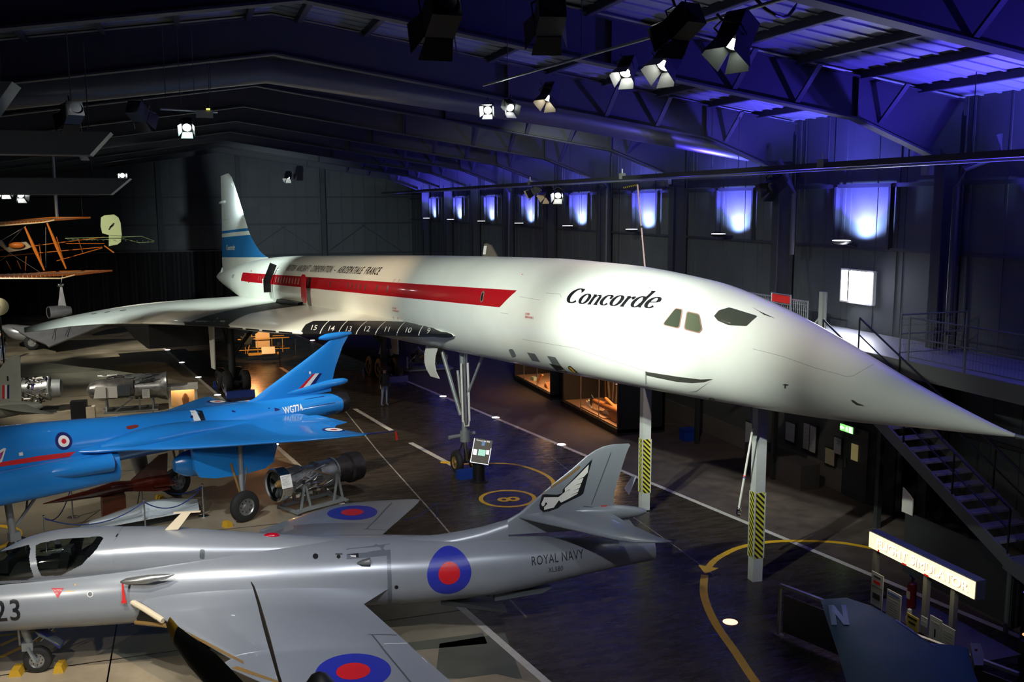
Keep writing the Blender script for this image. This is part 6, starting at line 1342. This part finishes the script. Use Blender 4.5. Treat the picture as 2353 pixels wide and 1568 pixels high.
poster(15.32, 1.02, .34, .82, pwh, 'tall white poster with a dark aircraft picture, leftmost in the booth', [((0, .22), (.2, .06), redb), ((0, .33), (.2, .03), black), ((0, .12), (.32, .01), black), ((0, -.08), (.22, .12), dark), ((0, -.3), (.32, .03), navy)])
poster(14.82, .92, .40, .62, pwh, 'white text poster second from the left in the booth', [((0, .25), (.34, .05), M('print_blue', (.1, .15, .4), .6)), ((0, .14), (.3, .02), pg2)]+[((0, .08-.05*k), (.3, .012), pg2) for k in range(7)])
poster(14.28, .83, .32, .28, M('sign_yellow', (.5, .42, .08), .6), 'small yellow sign in the middle of the booth', [((0, .08), (.24, .04), black), ((0, -.02), (.18, .04), black)])
poster(13.98, .98, .16, .18, pwh, 'tiny white card right of the yellow sign', [((0, 0), (.1, .01), pg2)])
poster(13.68, .88, .30, .60, pwh, 'white text sheet, left one of the pair at the right of the booth', [((0, .2), (.2, .02), pg2), ((0, .0), (.03, .16), black)])
poster(13.36, .84, .32, .60, pwh, 'white text sheet, right one of the pair at the right of the booth', [((0, .2-.06*k), (.24, .012), pg2) for k in range(7)])
t = thing('fire_extinguisher', 'dark red extinguisher-like cylinder inside the booth', 'fire extinguisher', (13.7, 15.2, .65)); m = MB(); m.cyl((0, 0, 0), (0, 0, .5), .09, M('deep_red', (.10, .004, .004), .4)); m.ball((0, 0, .5), .09, MATS['deep_red'], 1, 1, .6); m.box((-.09, 0, .28), (.01, .1, .16), pg2); m.build('cylinder', t); m = MB(); m.cyl((0, 0, .53), (0, 0, .62), .02, black); m.bar((0, -.06, .62), (0, .08, .66), .03, .02, black); m.build('valve', t)
m = MB(); m.lathe((13.15, 14.62, .645), (0, 0, 1), [(0, .06), (.1, .07), (.18, .045), (.22, .05), (.28, .04), (.3, .01)], M('jar_white', (.4, .42, .38), .5), 16); tag(m.build('jar'), 'small white jar on the booth counter', 'jar')
t = thing('simulator_screen', 'blue glowing slanted screen right of the simulator sign', 'screen', (14.8, 12.9, 0)); m = MB(); m.prism([(0, 0, 1.45), (0, .35, 1.62), (.0, .55, 1.58), (0, .6, 1.5), (0, .1, 1.3)], (.02, 0, 0), M('screen_blue', (.1, .1, .6), .4, emit=(.12, .12, 1), es=1.2)); m.build('screen', t); m = MB(); m.box((.4, .2, .7), (.7, .9, 1.4), black); m.build('cabinet', t)
t = thing('control_panel', 'dark console with a green light bar between two red lamps', 'control panel', (14.2, 12.4, 0)); m = MB(); m.box((.2, .1, .45), (.5, .8, .9), black); m.build('cabinet', t)
m = MB(); m.bar((-.06, .05, 1.0), (-.06, .27, 1.08), .012, .012, M('led_green', (.1, 1, .3), .4, emit=(.1, 1, .3), es=3)); m.ball((-.06, .0, .99), .03, M('lamp_orange', (1, .3, .1), .4, emit=(1, .3, .12), es=2)); m.ball((-.06, .42, 1.05), .025, MATS['lamp_orange']); m.build('indicator_lights', t)
# ---------------------------------------------------------------- barrier fence and green wing
def fence():
    a, b = V((11.2, 16.15, 0)), V((12.75, 11.6, 0)); t = thing('barrier_fence', 'grey solid panel barrier with a handrail in front of the green wing', 'barrier', a); d = b-a
    for k in range(3):
        m = MB(); q = d*(k/3.0); m.box(q+V((0, 0, .55)), (.05, .05, 1.1), pg_); m.box(q+V((0, 0, .015)), (.16, .16, .03), pg_); m.build('post', t)
        q2 = d*((k+1)/3.0); m = MB(); m.bar(q+d*.02+V((0, 0, .52)), q2-d*.02+V((0, 0, .52)), .02, .8, M('perforated_panel', (.07, .076, .076), .6)); m.build('panel', t)
    m = MB(); m.bar(V((0, 0, 1.1)), d+V((0, 0, 1.1)), .07, .06, galv); m.build('handrail', t)
fence()
gw = M('dark_green', (.012, .12, .085), .6, noise=.15, nscale=2, spec=.3)
t = thing('green_wing', 'dark green aircraft wing with a white letter N at the lower right corner', 'aircraft wing', (9.2, 10.5, 0))
def g3(px_, py_, z): q = onz(px_, py_, z); return V((q.x-9.2, q.y-10.5, q.z))
out_ = [(1885, 1378), (1945, 1374), (2000, 1392), (2070, 1430), (2145, 1485), (2190, 1488), (2225, 1492), (2238, 1545), (2250, 1575), (2300, 1680), (2100, 1700), (1960, 1620), (1925, 1500), (1905, 1440)]
m = MB()
pts = [g3(a, b, 2.5) for a, b in out_]; cen = sum(pts, V((0, 0, 0)))/len(pts)
inn = [p.lerp(cen, .12) for p in pts]
m.rings([[p-V((0, 0, .05)) for p in inn], [p for p in pts], [p+V((0, 0, .05)) for p in inn]], gw)
GI = Matrix.Translation((-9.2, -10.5, 0))
m.paint_px([[(1903, 1392), (1915, 1392), (1924, 1438), (1911, 1438)], [(1903, 1392), (1916, 1392), (1952, 1438), (1939, 1438)], [(1933, 1392), (1944, 1392), (1952, 1438), (1941, 1438)]], M('letter_green', (.5, .72, .55), .6), GI, .01, 10)
m.paint_px([[(2060, 1425), (2150, 1486), (2148, 1488), (2058, 1427)]], M('edge_light', (.4, .5, .5), .3), GI, .008, 10)
m.build('wing_panel', t)
m = MB(); m.prism([g3(a, b, 2.46) for a, b in ((2228, 1493), (2252, 1494), (2260, 1520), (2258, 1545), (2238, 1545))], (0, 0, .1), M('olive_yellow', (.22, .20, .03), .4)); m.ball(g3(2243, 1494, 2.62), .02, M('red_tip', (.8, .1, .05), .4)); o = m.build('wing_tip', t); o['label'] = 'olive yellow wing tip'
m = MB(); m.cyl((.4, -1.5, 0), (.4, -1.5, 2.45), .08, dark); m.cyl((1.1, -.2, 0), (1.1, -.2, 2.45), .05, dark); m.build('trestle', t)
# ---------------------------------------------------------------- propeller nearest the camera
t = thing('propeller', 'black propeller with yellow tips and domed spinner at the bottom edge', 'propeller', (.75, 7.2, 5.0), group=None)
H0 = V((.75, 7.2, 5.0)); 
def pp(px_, py_, z): return onz(px_, py_, z)-H0
pb = M('prop_black', (.014, .015, .014), .5); pbr = M('prop_brown', (.045, .035, .022), .4)
def blade(ctr, wd_, mt, tipm, nm):
    m = MB(); rs = []
    for i, (c, w_) in enumerate(zip(ctr, wd_)):
        d = (ctr[min(i+1, len(ctr)-1)]-ctr[max(i-1, 0)]).normalized(); s_ = d.cross(fw).normalized(); n_ = d.cross(s_).normalized()
        rs.append([c+s_*(w_*cos(a*pi/6))+n_*(w_*.16*sin(a*pi/6)+.004*sin(a*pi/6)) for a in range(12)])
    m.rings(rs[:len(rs)], mt)
    if tipm:
        mi = m.mi(tipm); m.bm.faces.ensure_lookup_table()
        for f_ in m.bm.faces:
            if (f_.calc_center_median()-ctr[0]).length < (ctr[1]-ctr[0]).length*1.05: f_.material_index = mi
    o = m.build(nm, t); return o
ct = [pp(577, 1338, 5.0), pp(583, 1350, 5.0), pp(594, 1385, 5.0), pp(606, 1430, 5.0), pp(617, 1470, 5.0), pp(628, 1510, 5.0), pp(640, 1555, 5.0), pp(655, 1600, 5.0), pp(700, 1690, 5.0)]
blade(ct, [.004, .015, .024, .031, .032, .026, .021, .018, .03], pbr, None, 'blade')
ct = [pp(388, 1432, 5.2), pp(405, 1462, 5.2), pp(440, 1500, 5.2), pp(490, 1545, 5.2), pp(540, 1600, 5.15), pp(640, 1690, 5.1)]
blade(ct, [.055, .085, .12, .14, .14, .1], pb, yellow, 'blade')
m = MB(); c = pp(735, 1590, 5.0); rs = []
m.lathe(c, V((0, -.25, -1)), [(-.16, .01), (-.14, .06), (-.08, .11), (0, .15), (.15, .2), (.4, .24)], pb, 24); m.build('spinner', t)
m = MB(); m.lathe(c+V((0, -.1, -.4)), V((0, -.25, -1)), [(0, .24), (.4, .4), (1.2, .5), (4.4, .5)], greyd, 24); m.build('engine_cowling', t)
